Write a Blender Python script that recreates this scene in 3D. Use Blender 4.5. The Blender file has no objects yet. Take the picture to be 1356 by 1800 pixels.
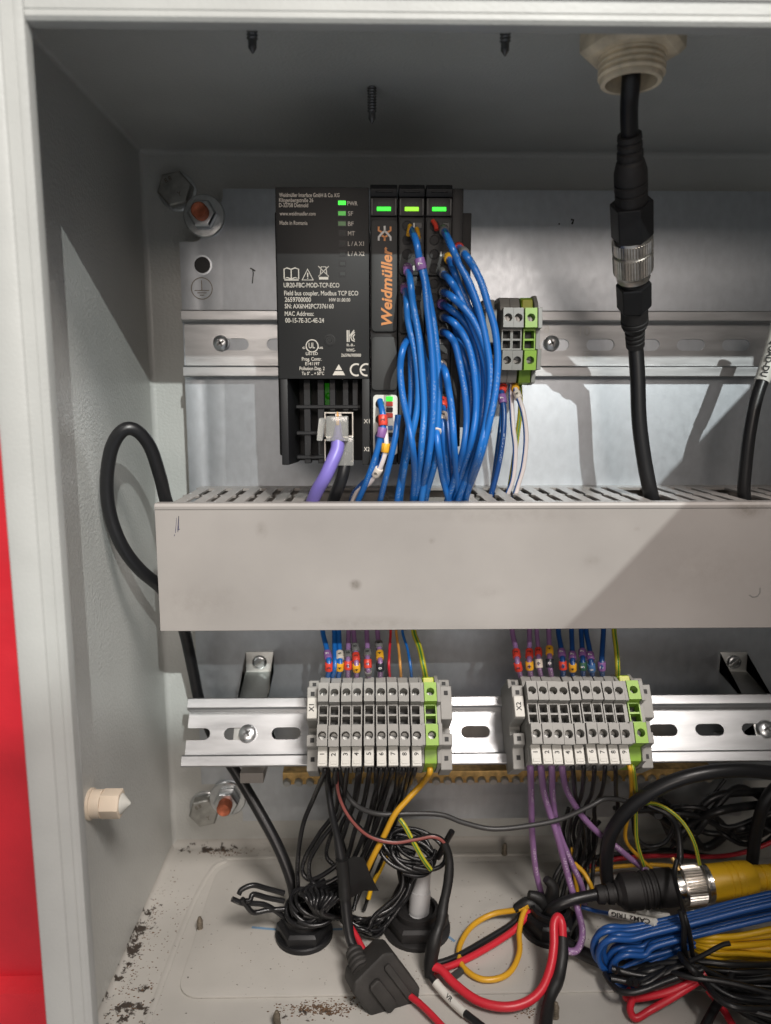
import bpy, bmesh, math, random
from mathutils import Vector, Matrix
random.seed(7)
S = 0.001                                   # the script thinks in millimetres
scene = bpy.context.scene
col = scene.collection

# ------------------------------------------------------------------ camera
FPX = 1304.0; PITCH = math.radians(8.85); YAW = math.radians(1.1)
CAM = Vector((0.0, -415.0, 285.0))
cd = bpy.data.cameras.new('camera'); cam = bpy.data.objects.new('camera', cd); col.objects.link(cam)
cam.location = CAM*S
cam.rotation_euler = (math.pi/2-PITCH, 0, -YAW)
cd.sensor_fit = 'VERTICAL'; cd.sensor_height = 36.0; cd.lens = FPX/1800*36.0
cd.clip_start = 0.01; cd.clip_end = 50
cd.dof.use_dof = True; cd.dof.focus_distance = 0.355; cd.dof.aperture_fstop = 9.0
scene.camera = cam

# ------------------------------------------------------------------ world and lamps
w = bpy.data.worlds.new('World'); scene.world = w; w.use_nodes = True
bg = w.node_tree.nodes['Background']
# dim even room light, slightly warm above eye level and slightly cool below
wn = w.node_tree; wtc = wn.nodes.new('ShaderNodeTexCoord'); wsp = wn.nodes.new('ShaderNodeSeparateXYZ'); wn.links.new(wtc.outputs['Generated'], wsp.inputs[0])
wmr = wn.nodes.new('ShaderNodeMapRange'); wmr.inputs[1].default_value = -0.36; wmr.inputs[2].default_value = -0.10
wn.links.new(wsp.outputs[2], wmr.inputs[0])
wmx = wn.nodes.new('ShaderNodeMix'); wmx.data_type = 'RGBA'; wn.links.new(wmr.outputs[0], wmx.inputs['Factor'])
wmx.inputs['A'].default_value = (0.98, 1.03, 1.10, 1); wmx.inputs['B'].default_value = (1.0, 0.95, 0.91, 1)
wn.links.new(wmx.outputs['Result'], bg.inputs[0]); bg.inputs[1].default_value = 0.32

def aim(o, target):
    o.rotation_euler = (Vector(target)-o.location).to_track_quat('-Z', 'Y').to_euler()
KEY = Vector((-0.30, 1.0, -0.54))
kl = bpy.data.lights.new('work_lamp', 'SPOT'); ko = bpy.data.objects.new('work_lamp', kl); col.objects.link(ko)
kt = Vector((-0.126, 0.025, 0.078))          # lower edge of its beam on the back panel
ko.location = Vector((-0.05, 0.0, 0.29))-KEY*4.0
d = (kt-ko.location).normalized(); side = d.cross(Vector((0, 0, 1))).normalized()
half = math.radians(38)
axis = Matrix.Rotation(half, 3, side) @ d
aim(ko, ko.location+axis)
kl.spot_size = half*2; kl.spot_blend = 0.0; kl.shadow_soft_size = 0.016
kl.energy = 590; kl.color = (0.95, 1.0, 0.975)
fl = bpy.data.lights.new('ceiling_lamp', 'AREA'); fo = bpy.data.objects.new('ceiling_lamp', fl); col.objects.link(fo)
fl.shape = 'RECTANGLE'; fl.size = 0.6; fl.size_y = 0.5; fl.energy = 50; fl.color = (1.0, 0.93, 0.88)
fo.location = (0.60, -1.55, 1.97); aim(fo, (0.0, -0.05, 0.1))
wl = bpy.data.lights.new('warm_lamp', 'AREA'); wo = bpy.data.objects.new('warm_lamp', wl); col.objects.link(wo)
wl.shape = 'RECTANGLE'; wl.size = 1.3; wl.size_y = 0.40; wl.energy = 22; wl.color = (1.0, 0.88, 0.79)
wo.location = (0.10, -3.0, 0.95); aim(wo, (0.0, 0.0, 0.25))

scene.view_settings.view_transform = 'Standard'; scene.view_settings.look = 'None'
scene.view_settings.exposure = 0.0; scene.view_settings.gamma = 1.0
scene.view_settings.use_curve_mapping = False
scene.render.engine = 'CYCLES'

# ------------------------------------------------------------------ pixel -> place, for laying things out at their real depth
_f = Vector((math.sin(YAW)*math.cos(PITCH), math.cos(YAW)*math.cos(PITCH), -math.sin(PITCH)))
_r = Vector((math.cos(YAW), -math.sin(YAW), 0)); _u = _r.cross(_f)
def ray(px, py): return _f+_r*((px-678)/FPX)-_u*((py-900)/FPX)
def P(px, py, y):
    d = ray(px, py); return CAM+d*((y-CAM.y)/d.y)
def PZ(px, py, z):
    d = ray(px, py); return CAM+d*((z-CAM.z)/d.z)
def PX(px, py, x):
    d = ray(px, py); return CAM+d*((x-CAM.x)/d.x)

# ------------------------------------------------------------------ materials
MATS = {}
def lin(c): return tuple((x/12.92 if x <= 0.04045 else ((x+0.055)/1.055)**2.4) for x in c)
def mat(name, c, rough=0.5, metal=0.0, bump=None, var=None, rvar=None, emit=None, spec=0.5, alpha=None, trans=0, stretch=None, coat=0):
    m = bpy.data.materials.new(name); m.use_nodes = True; nt = m.node_tree; b = nt.nodes['Principled BSDF']
    b.inputs['Base Color'].default_value = (*c, 1); b.inputs['Roughness'].default_value = rough
    b.inputs['Metallic'].default_value = metal; b.inputs['Specular IOR Level'].default_value = spec
    if trans: b.inputs['Transmission Weight'].default_value = trans
    if coat: b.inputs['Coat Weight'].default_value = coat
    if emit: b.inputs['Emission Color'].default_value = (*emit[0], 1); b.inputs['Emission Strength'].default_value = emit[1]
    tc = nt.nodes.new('ShaderNodeTexCoord'); src = tc.outputs['Object']
    if stretch:
        mp = nt.nodes.new('ShaderNodeMapping'); mp.inputs['Scale'].default_value = stretch
        nt.links.new(src, mp.inputs[0]); src = mp.outputs[0]
    def noise(scale, detail=4, rg=0.55):
        n = nt.nodes.new('ShaderNodeTexNoise'); n.inputs['Scale'].default_value = scale
        n.inputs['Detail'].default_value = detail; n.inputs['Roughness'].default_value = rg
        nt.links.new(src, n.inputs['Vector']); return n
    if var:
        n = noise(var[0]); r = nt.nodes.new('ShaderNodeMapRange')
        r.inputs[1].default_value = 0.3; r.inputs[2].default_value = 0.7
        r.inputs[3].default_value = 1-var[1]; r.inputs[4].default_value = 1+var[1]
        nt.links.new(n.outputs[0], r.inputs[0])
        mx = nt.nodes.new('ShaderNodeVectorMath'); mx.operation = 'SCALE'; mx.inputs[0].default_value = c
        nt.links.new(r.outputs[0], mx.inputs['Scale']); nt.links.new(mx.outputs[0], b.inputs['Base Color'])
    if rvar:
        n = noise(rvar[0]); r = nt.nodes.new('ShaderNodeMapRange')
        r.inputs[1].default_value = 0.3; r.inputs[2].default_value = 0.7
        r.inputs[3].default_value = max(rough-rvar[1], 0.03); r.inputs[4].default_value = rough+rvar[1]
        nt.links.new(n.outputs[0], r.inputs[0]); nt.links.new(r.outputs[0], b.inputs['Roughness'])
    if bump:
        n = noise(bump[0], 2); bp = nt.nodes.new('ShaderNodeBump'); bp.inputs['Strength'].default_value = bump[1]
        bp.inputs['Distance'].default_value = bump[2] if len(bump) > 2 else 0.0003
        nt.links.new(n.outputs[0], bp.inputs['Height']); nt.links.new(bp.outputs[0], b.inputs['Normal'])
    MATS[name] = m; return m

def add_stains(m, spots, base, dirt, speck=None, soft=False, nscale=260):
    """dirt with a shape of its own on a painted surface: spots = (x, y, z, radius) in object metres"""
    nt = m.node_tree; b = nt.nodes['Principled BSDF']
    tc = nt.nodes.new('ShaderNodeTexCoord')
    def node(t, **k):
        n = nt.nodes.new(t)
        for a, v in k.items(): setattr(n, a, v)
        return n
    def math_(op, a, c):
        n = node('ShaderNodeMath', operation=op); n.use_clamp = True
        for i, x in enumerate((a, c)):
            if isinstance(x, (int, float)): n.inputs[i].default_value = x
            else: nt.links.new(x, n.inputs[i])
        return n.outputs[0]
    total = None
    for (x, y, z, rx, ry, rz, k) in spots:
        mp = node('ShaderNodeMapping'); mp.vector_type = 'TEXTURE'
        mp.inputs['Location'].default_value = (x*S, y*S, z*S); mp.inputs['Scale'].default_value = (rx*S, ry*S, rz*S)
        nt.links.new(tc.outputs['Object'], mp.inputs[0])
        ln = node('ShaderNodeVectorMath', operation='LENGTH'); nt.links.new(mp.outputs[0], ln.inputs[0])
        mr = node('ShaderNodeMapRange'); mr.inputs[1].default_value = 1.0; mr.inputs[2].default_value = 0.0
        mr.inputs[3].default_value = 0.0; mr.inputs[4].default_value = k
        nt.links.new(ln.outputs['Value'], mr.inputs[0])
        total = mr.outputs[0] if total is None else math_('MAXIMUM', total, mr.outputs[0])
    n1 = node('ShaderNodeTexNoise'); n1.inputs['Scale'].default_value = nscale; n1.inputs['Detail'].default_value = 6; n1.inputs['Roughness'].default_value = 0.7
    nt.links.new(tc.outputs['Object'], n1.inputs['Vector'])
    thr = math_('SUBTRACT', 0.80, math_('MULTIPLY', total, 0.36)) if total is not None else 0.8
    dif = math_('SUBTRACT', n1.outputs[0], thr)
    mask = math_('MULTIPLY', dif, 22.0)
    if soft:
        mask = math_('MULTIPLY', total, math_('MULTIPLY', math_('SUBTRACT', n1.outputs[0], 0.32), 2.6))
    if speck:
        n2 = node('ShaderNodeTexNoise'); n2.inputs['Scale'].default_value = speck; n2.inputs['Detail'].default_value = 3
        nt.links.new(tc.outputs['Object'], n2.inputs['Vector'])
        s2 = math_('MULTIPLY', math_('SUBTRACT', n2.outputs[0], 0.705), 14.0)
        mask = math_('MAXIMUM', mask, s2)
    n3 = node('ShaderNodeTexNoise'); n3.inputs['Scale'].default_value = 14; n3.inputs['Detail'].default_value = 5
    nt.links.new(tc.outputs['Object'], n3.inputs['Vector'])
    r3 = node('ShaderNodeMapRange'); r3.inputs[1].default_value = .35; r3.inputs[2].default_value = .7; r3.inputs[3].default_value = 1.0; r3.inputs[4].default_value = .80
    nt.links.new(n3.outputs[0], r3.inputs[0])
    sc = node('ShaderNodeVectorMath', operation='SCALE'); sc.inputs[0].default_value = base; nt.links.new(r3.outputs[0], sc.inputs['Scale'])
    mix = node('ShaderNodeMix', data_type='RGBA'); nt.links.new(mask, mix.inputs['Factor'])
    nt.links.new(sc.outputs[0], mix.inputs['A']); mix.inputs['B'].default_value = (*dirt, 1)
    nt.links.new(mix.outputs['Result'], b.inputs['Base Color'])

PAINT = (0.54, 0.545, 0.52)
mat('paint', PAINT, 0.34, bump=(600, 0.5, 0.0006), var=(18, 0.05))
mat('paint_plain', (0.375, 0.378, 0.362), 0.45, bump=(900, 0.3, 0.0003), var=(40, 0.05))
mat('floor_paint', (0.53, 0.51, 0.47), 0.5, bump=(700, 0.15, 0.0003))
mat('galv', (0.57, 0.60, 0.635), 0.46, 1.0, bump=(900, 0.10, 0.0002), var=(150, 0.06), rvar=(200, 0.03), stretch=(1.4, 1, 1))
mat('rail_steel', (0.45, 0.455, 0.46), 0.42, 1.0, bump=(600, 0.12, 0.0002), var=(120, 0.1), rvar=(90, 0.08), stretch=(0.35, 1, 2))
mat('zinc', (0.62, 0.64, 0.65), 0.30, 1.0, bump=(400, 0.2, 0.0002), var=(150, 0.15))
mat('bracket_zinc', (0.60, 0.61, 0.59), 0.48, 1.0, bump=(300, 0.15, 0.0002), var=(120, 0.1))
mat('dull_zinc', (0.42, 0.42, 0.40), 0.45, 1.0, bump=(500, 0.2, 0.0002), var=(200, 0.2))
mat('chrome', (0.75, 0.74, 0.71), 0.2, 1.0)
mat('knurl', (0.62, 0.58, 0.53), 0.30, 1.0, var=(400, 0.15))
mat('copper', (0.55, 0.17, 0.09), 0.5, 0.6, bump=(900, 0.4, 0.0003), var=(300, 0.3))
mat('brass', (0.55, 0.36, 0.14), 0.42, 0.8, var=(300, 0.35))
mat('rust', (0.20, 0.17, 0.13), 0.6, 0.6, bump=(900, 0.5, 0.0003), var=(500, 0.35))
mat('dark_screw', (0.14, 0.14, 0.14), 0.34, 0.7, var=(500, 0.3))
mat('duct', (0.345, 0.318, 0.297), 0.45, bump=(500, 0.06, 0.0003), var=(25, 0.04))
mat('black', (0.010, 0.010, 0.011), 0.45, spec=0.35, bump=(1500, 0.15, 0.0002), var=(60, 0.2))
mat('black_gloss', (0.010, 0.010, 0.011), 0.25, bump=(300, 0.05, 0.0003))
mat('black_matt', (0.014, 0.013, 0.013), 0.62, bump=(900, 0.25, 0.0003), var=(120, 0.3))
mat('label_black', (0.020, 0.020, 0.020), 0.45, spec=0.25, bump=(2200, 0.2, 0.0001), var=(30, 0.06))
mat('cover_grey', (0.040, 0.040, 0.039), 0.5, spec=0.3, bump=(2200, 0.25, 0.0001), var=(40, 0.06))
mat('rubber', (0.030, 0.028, 0.026), 0.6, bump=(700, 0.35, 0.0003), var=(90, 0.3))
mat('print_white', (0.62, 0.57, 0.50), 0.6)
mat('print_bright', (0.72, 0.70, 0.66), 0.6)
mat('print_black', (0.012, 0.012, 0.012), 0.6)
mat('print_orange', (0.72, 0.27, 0.07), 0.5)
mat('led', (0.05, 0.5, 0.05), 0.4, emit=((0.02, 0.85, 0.03), 1.3))
mat('led_lime', (0.2, 0.5, 0.02), 0.4, emit=((0.32, 0.85, 0.02), 1.0))
mat('led_dim', (0.05, 0.35, 0.05), 0.4, emit=((0.05, 0.45, 0.03), 0.55))
mat('led_faint', (0.05, 0.12, 0.04), 0.4, emit=((0.03, 0.14, 0.02), 0.3))
mat('led_off', (0.06, 0.063, 0.06), 0.5, spec=0.2)
mat('lamp_green', (0.0, 0.06, 0.0), 0.4, emit=((0.02, 0.30, 0.0), 0.16))
mat('term_grey', (0.30, 0.295, 0.275), 0.48, bump=(1200, 0.1, 0.0002), var=(150, 0.06))
mat('term_dark', (0.06, 0.06, 0.058), 0.5)
mat('term_green', (0.27, 0.46, 0.055), 0.42, var=(200, 0.06))
mat('term_yellow', (0.50, 0.52, 0.045), 0.42, var=(200, 0.06))
mat('tag_white', (0.62, 0.61, 0.56), 0.5, var=(150, 0.04))
mat('gland_white', (0.76, 0.65, 0.48), 0.5, var=(90, 0.32), bump=(400, 0.15, 0.0003))
mat('beige', (0.74, 0.62, 0.49), 0.4, var=(90, 0.06))
mat('tube_grey', (0.44, 0.44, 0.44), 0.42, var=(60, 0.06))
mat('red_panel', (0.52, 0.012, 0.022), 0.38, bump=(260, 0.25, 0.0006), var=(22, 0.14), rvar=(30, 0.12))
mat('clear', (0.75, 0.74, 0.70), 0.12, trans=0.75, spec=0.6)
mat('silver', (0.72, 0.68, 0.62), 0.28, 1.0, var=(200, 0.1))
mat('tape', (0.010, 0.010, 0.010), 0.5, bump=(250, 0.3, 0.0006))
mat('ink', (0.02, 0.015, 0.07), 0.6)
mat('blue_chalk', (0.16, 0.28, 0.42), 0.8)
mat('dirt', (0.045, 0.035, 0.028), 0.9, var=(900, 0.5))
mat('crust', (0.14, 0.085, 0.05), 0.9, var=(700, 0.5), bump=(900, 0.6, 0.0005))

def wire_mat(name, c, rough=0.33, printc=None, stripe=None, cen=0.5):
    m = mat(name, c, rough, bump=(260, 0.06, 0.0004)); nt = m.node_tree; b = nt.nodes['Principled BSDF']
    uv = nt.nodes.new('ShaderNodeUVMap'); sp = nt.nodes.new('ShaderNodeSeparateXYZ'); nt.links.new(uv.outputs[0], sp.inputs[0])
    def cmp(sock, cen, eps):
        n = nt.nodes.new('ShaderNodeMath'); n.operation = 'COMPARE'; n.inputs[1].default_value = cen; n.inputs[2].default_value = eps
        nt.links.new(sock, n.inputs[0]); return n.outputs[0]
    fac = None; c2 = None
    if stripe:
        fac = cmp(sp.outputs[1], cen, stripe[1]); c2 = stripe[0]
    elif printc:
        band = cmp(sp.outputs[1], 0.47, 0.065)
        cx = nt.nodes.new('ShaderNodeCombineXYZ'); nt.links.new(sp.outputs[0], cx.inputs[0])
        sc = nt.nodes.new('ShaderNodeMath'); sc.operation = 'MULTIPLY'; sc.inputs[1].default_value = 9; nt.links.new(sp.outputs[1], sc.inputs[0]); nt.links.new(sc.outputs[0], cx.inputs[1])
        n = nt.nodes.new('ShaderNodeTexNoise'); n.inputs['Scale'].default_value = 1.1; n.inputs['Detail'].default_value = 3; n.inputs['Roughness'].default_value = 0.8
        nt.links.new(cx.outputs[0], n.inputs['Vector'])
        g = nt.nodes.new('ShaderNodeMath'); g.operation = 'GREATER_THAN'; g.inputs[1].default_value = 0.55; nt.links.new(n.outputs[0], g.inputs[0])
        n2 = nt.nodes.new('ShaderNodeTexNoise'); n2.inputs['Scale'].default_value = 0.045; nt.links.new(cx.outputs[0], n2.inputs['Vector'])
        g2 = nt.nodes.new('ShaderNodeMath'); g2.operation = 'GREATER_THAN'; g2.inputs[1].default_value = 0.5; nt.links.new(n2.outputs[0], g2.inputs[0])
        m1 = nt.nodes.new('ShaderNodeMath'); m1.operation = 'MULTIPLY'; nt.links.new(g.outputs[0], m1.inputs[0]); nt.links.new(g2.outputs[0], m1.inputs[1])
        m2 = nt.nodes.new('ShaderNodeMath'); m2.operation = 'MULTIPLY'; nt.links.new(m1.outputs[0], m2.inputs[0]); nt.links.new(band, m2.inputs[1])
        fac = m2.outputs[0]; c2 = printc
    if fac is not None:
        mix = nt.nodes.new('ShaderNodeMix'); mix.data_type = 'RGBA'; nt.links.new(fac, mix.inputs['Factor'])
        mix.inputs['A'].default_value = (*c, 1); mix.inputs['B'].default_value = (*c2, 1)
        nt.links.new(mix.outputs['Result'], b.inputs['Base Color'])
    return m
BLUE = (0.012, 0.125, 0.42)
wire_mat('w_blue', BLUE, 0.30, printc=(0.16, 0.26, 0.45))
wire_mat('w_blue_worn', (0.010, 0.105, 0.36), 0.36, printc=(0.2, 0.28, 0.42))
wire_mat('w_blue_pale', (0.016, 0.145, 0.45), 0.28, printc=(0.2, 0.3, 0.5))
wire_mat('w_dblue', (0.010, 0.06, 0.22), 0.32, printc=(0.4, 0.45, 0.55))
wire_mat('w_bundle', (0.012, 0.075, 0.28), 0.34)
wire_mat('w_purple', (0.26, 0.14, 0.30), 0.35, printc=(0.7, 0.6, 0.7))
wire_mat('w_lilac', (0.19, 0.15, 0.48), 0.38)
wire_mat('w_black', (0.010, 0.010, 0.011), 0.30, printc=(0.10, 0.10, 0.10))
wire_mat('w_cable', (0.011, 0.011, 0.012), 0.36)
wire_mat('w_redblack', (0.010, 0.010, 0.011), 0.35, stripe=((0.25, 0.07, 0.06), 0.10))
wire_mat('w_grey', (0.04, 0.04, 0.04), 0.40)
wire_mat('w_white', BLUE, 0.38, stripe=((0.66, 0.58, 0.56), 0.17), cen=0.44)
wire_mat('w_yellow', (0.62, 0.33, 0.02), 0.36)
wire_mat('w_byellow', (0.72, 0.42, 0.012), 0.42)
wire_mat('w_ygreen', (0.50, 0.44, 0.03), 0.36, stripe=((0.05, 0.18, 0.03), 0.05))
wire_mat('w_red', (0.55, 0.02, 0.035), 0.38)
wire_mat('w_orange', (0.60, 0.28, 0.06), 0.4)
for n_, c_ in dict(red=(0.62, 0.05, 0.03), purple=(0.24, 0.11, 0.30), white=(0.64, 0.56, 0.48), yellow=(0.72, 0.36, 0.02), grey=(0.14, 0.135, 0.13), dark=(0.02, 0.022, 0.03), green=(0.03, 0.10, 0.06), blue=(0.05, 0.14, 0.32)).items():
    mat('s_'+n_, c_, 0.42)

# ------------------------------------------------------------------ mesh helpers
ORG = {}
def catmull(pts, n=8):
    pts = [Vector(p) for p in pts]
    if len(pts) < 3: 
        return [pts[0].lerp(pts[-1], i/n) for i in range(n+1)]
    out = []
    ext = [pts[0]*2-pts[1]]+pts+[pts[-1]*2-pts[-2]]
    for i in range(1, len(ext)-2):
        p0, p1, p2, p3 = ext[i-1:i+3]
        for k in range(n):
            t = k/n
            out.append(0.5*((2*p1)+(p2-p0)*t+(2*p0-5*p1+4*p2-p3)*t*t+(3*p1-p0-3*p2+p3)*t**3))
    out.append(pts[-1]); return out
def basis(z, hint=None):
    z = Vector(z).normalized(); h = Vector(hint) if hint else (Vector((0, 0, 1)) if abs(z.z) < 0.9 else Vector((0, -1, 0)))
    x = h.cross(z)
    if x.length < 1e-6: x = Vector((1, 0, 0))
    x.normalize(); return x, z.cross(x), z
def frame(o, x, y, z):
    m = Matrix.Identity(4)
    for i in range(3): m[i][0] = x[i]; m[i][1] = y[i]; m[i][2] = z[i]; m[i][3] = o[i]
    return m
class MB:
    def __init__(s, M=None): s.v = []; s.f = []; s.uv = {}; s.M = M
    def add(s, vs, fs, uvs=None):
        b = len(s.v)
        s.v += [tuple(s.M @ Vector(p)) if s.M else tuple(p) for p in vs]
        for i, f in enumerate(fs):
            if uvs: s.uv[len(s.f)] = uvs[i]
            s.f.append([b+k for k in f])
        return s
    def box(s, x0, x1, y0, y1, z0, z1):
        x0, x1 = sorted((x0, x1)); y0, y1 = sorted((y0, y1)); z0, z1 = sorted((z0, z1))
        return s.add([(x0, y0, z0), (x1, y0, z0), (x1, y1, z0), (x0, y1, z0), (x0, y0, z1), (x1, y0, z1), (x1, y1, z1), (x0, y1, z1)],
                     [(0, 3, 2, 1), (4, 5, 6, 7), (0, 1, 5, 4), (1, 2, 6, 5), (2, 3, 7, 6), (3, 0, 4, 7)])
    def prism(s, pts, a0, a1, fn):
        """polygon (u, v) extruded from a0 to a1; fn(a, u, v) -> point"""
        n = len(pts)
        vs = [fn(a0, *p) for p in pts]+[fn(a1, *p) for p in pts]
        return s.add(vs, [tuple(range(n))[::-1], tuple(range(n, 2*n))]+[(i, (i+1) % n, n+(i+1) % n, n+i) for i in range(n)])
    def lathe(s, prof, o, ax, seg=24, hint=None, capa=True, capb=True):
        x, y, z = basis(ax, hint); o = Vector(o); vs = []; n = len(prof)
        for (r, h) in prof:
            for k in range(seg):
                a = 2*math.pi*k/seg; vs.append(o+z*h+x*(r*math.cos(a))+y*(r*math.sin(a)))
        fs = [(i*seg+k, i*seg+(k+1) % seg, (i+1)*seg+(k+1) % seg, (i+1)*seg+k) for i in range(n-1) for k in range(seg)]
        if capa: fs.append(tuple(range(seg))[::-1])
        if capb: fs.append(tuple(range((n-1)*seg, n*seg)))
        return s.add(vs, fs)
    def tube(s, pts, r, seg=8, hint=(0, -1, 0.2), flat=1.0):
        pts = [Vector(p) for p in pts]; n = len(pts); rs = r if isinstance(r, (list, tuple)) else [r]*n
        h = Vector(hint); vs = []; L = 0; ls = []
        for i, p in enumerate(pts):
            if i: L += (p-pts[i-1]).length
            ls.append(L)
            t = (pts[min(i+1, n-1)]-pts[max(i-1, 0)]).normalized()
            y = h-t*h.dot(t)
            if y.length < 1e-4: y = Vector((1, 0, 0))-t*t.x
            y.normalize(); x = y.cross(t); h = y.lerp(Vector(hint), 0.3)
            for k in range(seg):
                a = 2*math.pi*(k+0.5)/seg+math.pi      # v = 0.5 faces the hint
                vs.append(p+y*(-rs[i]*math.cos(a+math.pi))*flat+x*(rs[i]*math.sin(a+math.pi)))
        fs = []; uvs = []
        for i in range(n-1):
            for k in range(seg):
                fs.append((i*seg+k, (i+1)*seg+k, (i+1)*seg+(k+1) % seg, i*seg+(k+1) % seg))
                v0 = (k+0.5)/seg; v1 = (k+1.5)/seg
                uvs.append([(ls[i], v0), (ls[i+1], v0), (ls[i+1], v1), (ls[i], v1)])
        fs.append(tuple(range(seg))); uvs.append([(0, 0)]*seg)
        fs.append(tuple(range((n-1)*seg, n*seg))[::-1]); uvs.append([(0, 0)]*seg)
        return s.add(vs, fs, uvs)
    def ringplate(s, x0, x1, y0, y1, hole, z0, z1, seg=24, cx=None, cy=None, bottom=False):
        """rectangle with a hole (hole(angle) -> radius) from z0 (back) to z1 (front), in local axes"""
        cx = (x0+x1)/2 if cx is None else cx; cy = (y0+y1)/2 if cy is None else cy
        A = sorted(set([round(2*math.pi*k/seg, 6) for k in range(seg)]+[round(math.atan2(b-cy, a-cx) % (2*math.pi), 6) for a in (x0, x1) for b in (y0, y1)]))
        ou = []; inn = []
        for a in A:
            c, q = math.cos(a), math.sin(a)
            t = min([(x1-cx)/c if c > 1e-9 else 1e9, (x0-cx)/c if c < -1e-9 else 1e9, (y1-cy)/q if q > 1e-9 else 1e9, (y0-cy)/q if q < -1e-9 else 1e9])
            ou.append((cx+c*t, cy+q*t)); h = hole(a); inn.append((cx+c*h, cy+q*h))
        n = len(A)
        vs = [(p[0], p[1], z1) for p in ou]+[(p[0], p[1], z1) for p in inn]+[(p[0], p[1], z0) for p in inn]+[(p[0], p[1], z0) for p in ou]
        fs = []
        for i in range(n):
            j = (i+1) % n
            fs += [(i, j, n+j, n+i), (n+i, n+j, 2*n+j, 2*n+i), (2*n+i, 2*n+j, 3*n+j, 3*n+i), (3*n+i, 3*n+j, j, i)]
        if bottom: fs.append(tuple(range(2*n, 3*n)))
        return s.add(vs, fs)
    def stroke(s, pts, w, o, ex, ey, closed=False):
        """flat ribbon along 2-D points, in the plane o + ex*u + ey*v"""
        o, ex, ey = Vector(o), Vector(ex), Vector(ey); q = [Vector((p[0], p[1])) for p in pts]; n = len(q)
        vs = []
        for i in range(n):
            a = q[(i-1) % n] if (closed or i) else q[i]; b = q[(i+1) % n] if (closed or i < n-1) else q[i]
            d = (b-a).normalized(); nn = Vector((-d.y, d.x))*w/2
            for sgn in (1, -1):
                p = q[i]+nn*sgn; vs.append(o+ex*p.x+ey*p.y)
        m = n if closed else n-1
        return s.add(vs, [(2*i, 2*i+1, (2*i+3) % (2*n), (2*i+2) % (2*n)) for i in range(m)])
    def poly(s, pts, o, ex, ey):
        o, ex, ey = Vector(o), Vector(ex), Vector(ey)
        return s.add([o+ex*p[0]+ey*p[1] for p in pts], [tuple(range(len(pts)))])
    def build(s, name, m, parent=None, bevel=0, seg=2, smooth=35, origin=None, label=None):
        top = parent is None
        if parent is not None: org = ORG[parent.name]
        elif origin is not None: org = Vector(origin)
        else:
            xs = [v[0] for v in s.v]; ys = [v[1] for v in s.v]; zs = [v[2] for v in s.v]
            org = Vector(((min(xs)+max(xs))/2, (min(ys)+max(ys))/2, min(zs)))
        me = bpy.data.meshes.new(name); bm = bmesh.new()
        bv = [bm.verts.new(((v[0]-org.x)*S, (v[1]-org.y)*S, (v[2]-org.z)*S)) for v in s.v]
        uvl = bm.loops.layers.uv.new('UVMap') if s.uv else None
        for i, f in enumerate(s.f):
            try: fc = bm.faces.new([bv[k] for k in f])
            except ValueError: continue
            if uvl and i in s.uv:
                for lp, c in zip(fc.loops, s.uv[i]): lp[uvl].uv = c
        if bevel:
            bmesh.ops.recalc_face_normals(bm, faces=bm.faces)
            ed = [e for e in bm.edges if len(e.link_faces) == 2 and e.calc_face_angle(0) > math.radians(28)]
            bmesh.ops.bevel(bm, geom=ed, offset=bevel*S, segments=seg, profile=0.6, affect='EDGES', clamp_overlap=True)
        elif not s.uv: bmesh.ops.recalc_face_normals(bm, faces=bm.faces)
        bm.to_mesh(me); bm.free()
        if smooth:
            me.shade_smooth(); me.set_sharp_from_angle(angle=math.radians(17 if bevel else smooth))
        me.materials.append(MATS[m])
        ob = bpy.data.objects.new(name, me); col.objects.link(ob)
        if top: ob.location = org*S
        else: ob.parent = parent
        ORG[ob.name] = org
        if label: ob['label'] = label
        return ob
def tag(o, label, cat, group=None, kind=None):
    o['label'] = label
    if cat: o['category'] = cat
    if group: o['group'] = group
    if kind: o['kind'] = kind
    return o
def thing(name, label, cat, loc=(0, 0, 0), group=None):
    o = bpy.data.objects.new(name, None); col.objects.link(o); o.empty_display_size = 0.01
    o.location = Vector(loc)*S; ORG[o.name] = Vector(loc); return tag(o, label, cat, group)
def copy_tree(o, parent=None):
    c = o.copy(); col.objects.link(c); c.parent = parent; ORG[c.name] = ORG[o.name]
    for ch in list(o.children): copy_tree(ch, c)
    return c
TEXTS = {}
def text(s, o, ex, ey, width=None, height=2.0, m='print_white', parent=None, name='lettering', align='LEFT', bold=0.0, shear=0.0, spacing=1.0):
    """printed letters in the plane o + ex, ey (mm); width squeezes the line to that length"""
    key = (s, bold, shear, spacing)
    if key not in TEXTS:
        c = bpy.data.curves.new('t', 'FONT'); c.body = s; c.size = 1.0; c.resolution_u = 3; c.offset = bold; c.shear = shear; c.space_character = spacing
        t = bpy.data.objects.new('t', c); col.objects.link(t)
        me = bpy.data.meshes.new_from_object(t.evaluated_get(bpy.context.evaluated_depsgraph_get()))
        bpy.data.objects.remove(t); bpy.data.curves.remove(c)
        vs = [tuple(v.co) for v in me.vertices]; fs = [tuple(p.vertices) for p in me.polygons]; bpy.data.meshes.remove(me)
        TEXTS[key] = (vs, fs)
    vs, fs = TEXTS[key]
    x0 = min(v[0] for v in vs); x1 = max(v[0] for v in vs)
    kh = height/0.70; kw = width/(x1-x0) if width else kh
    off = {'LEFT': -x0, 'CENTER': -(x0+x1)/2}[align]
    o, ex, ey = Vector(o), Vector(ex).normalized(), Vector(ey).normalized()
    mb = MB(); mb.add([o+ex*((v[0]+off)*kw)+ey*(v[1]*kh) for v in vs], fs)
    return mb.build(name, m, parent, smooth=0)
XA, ZA = Vector((1, 0, 0)), Vector((0, 0, 1))

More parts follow.
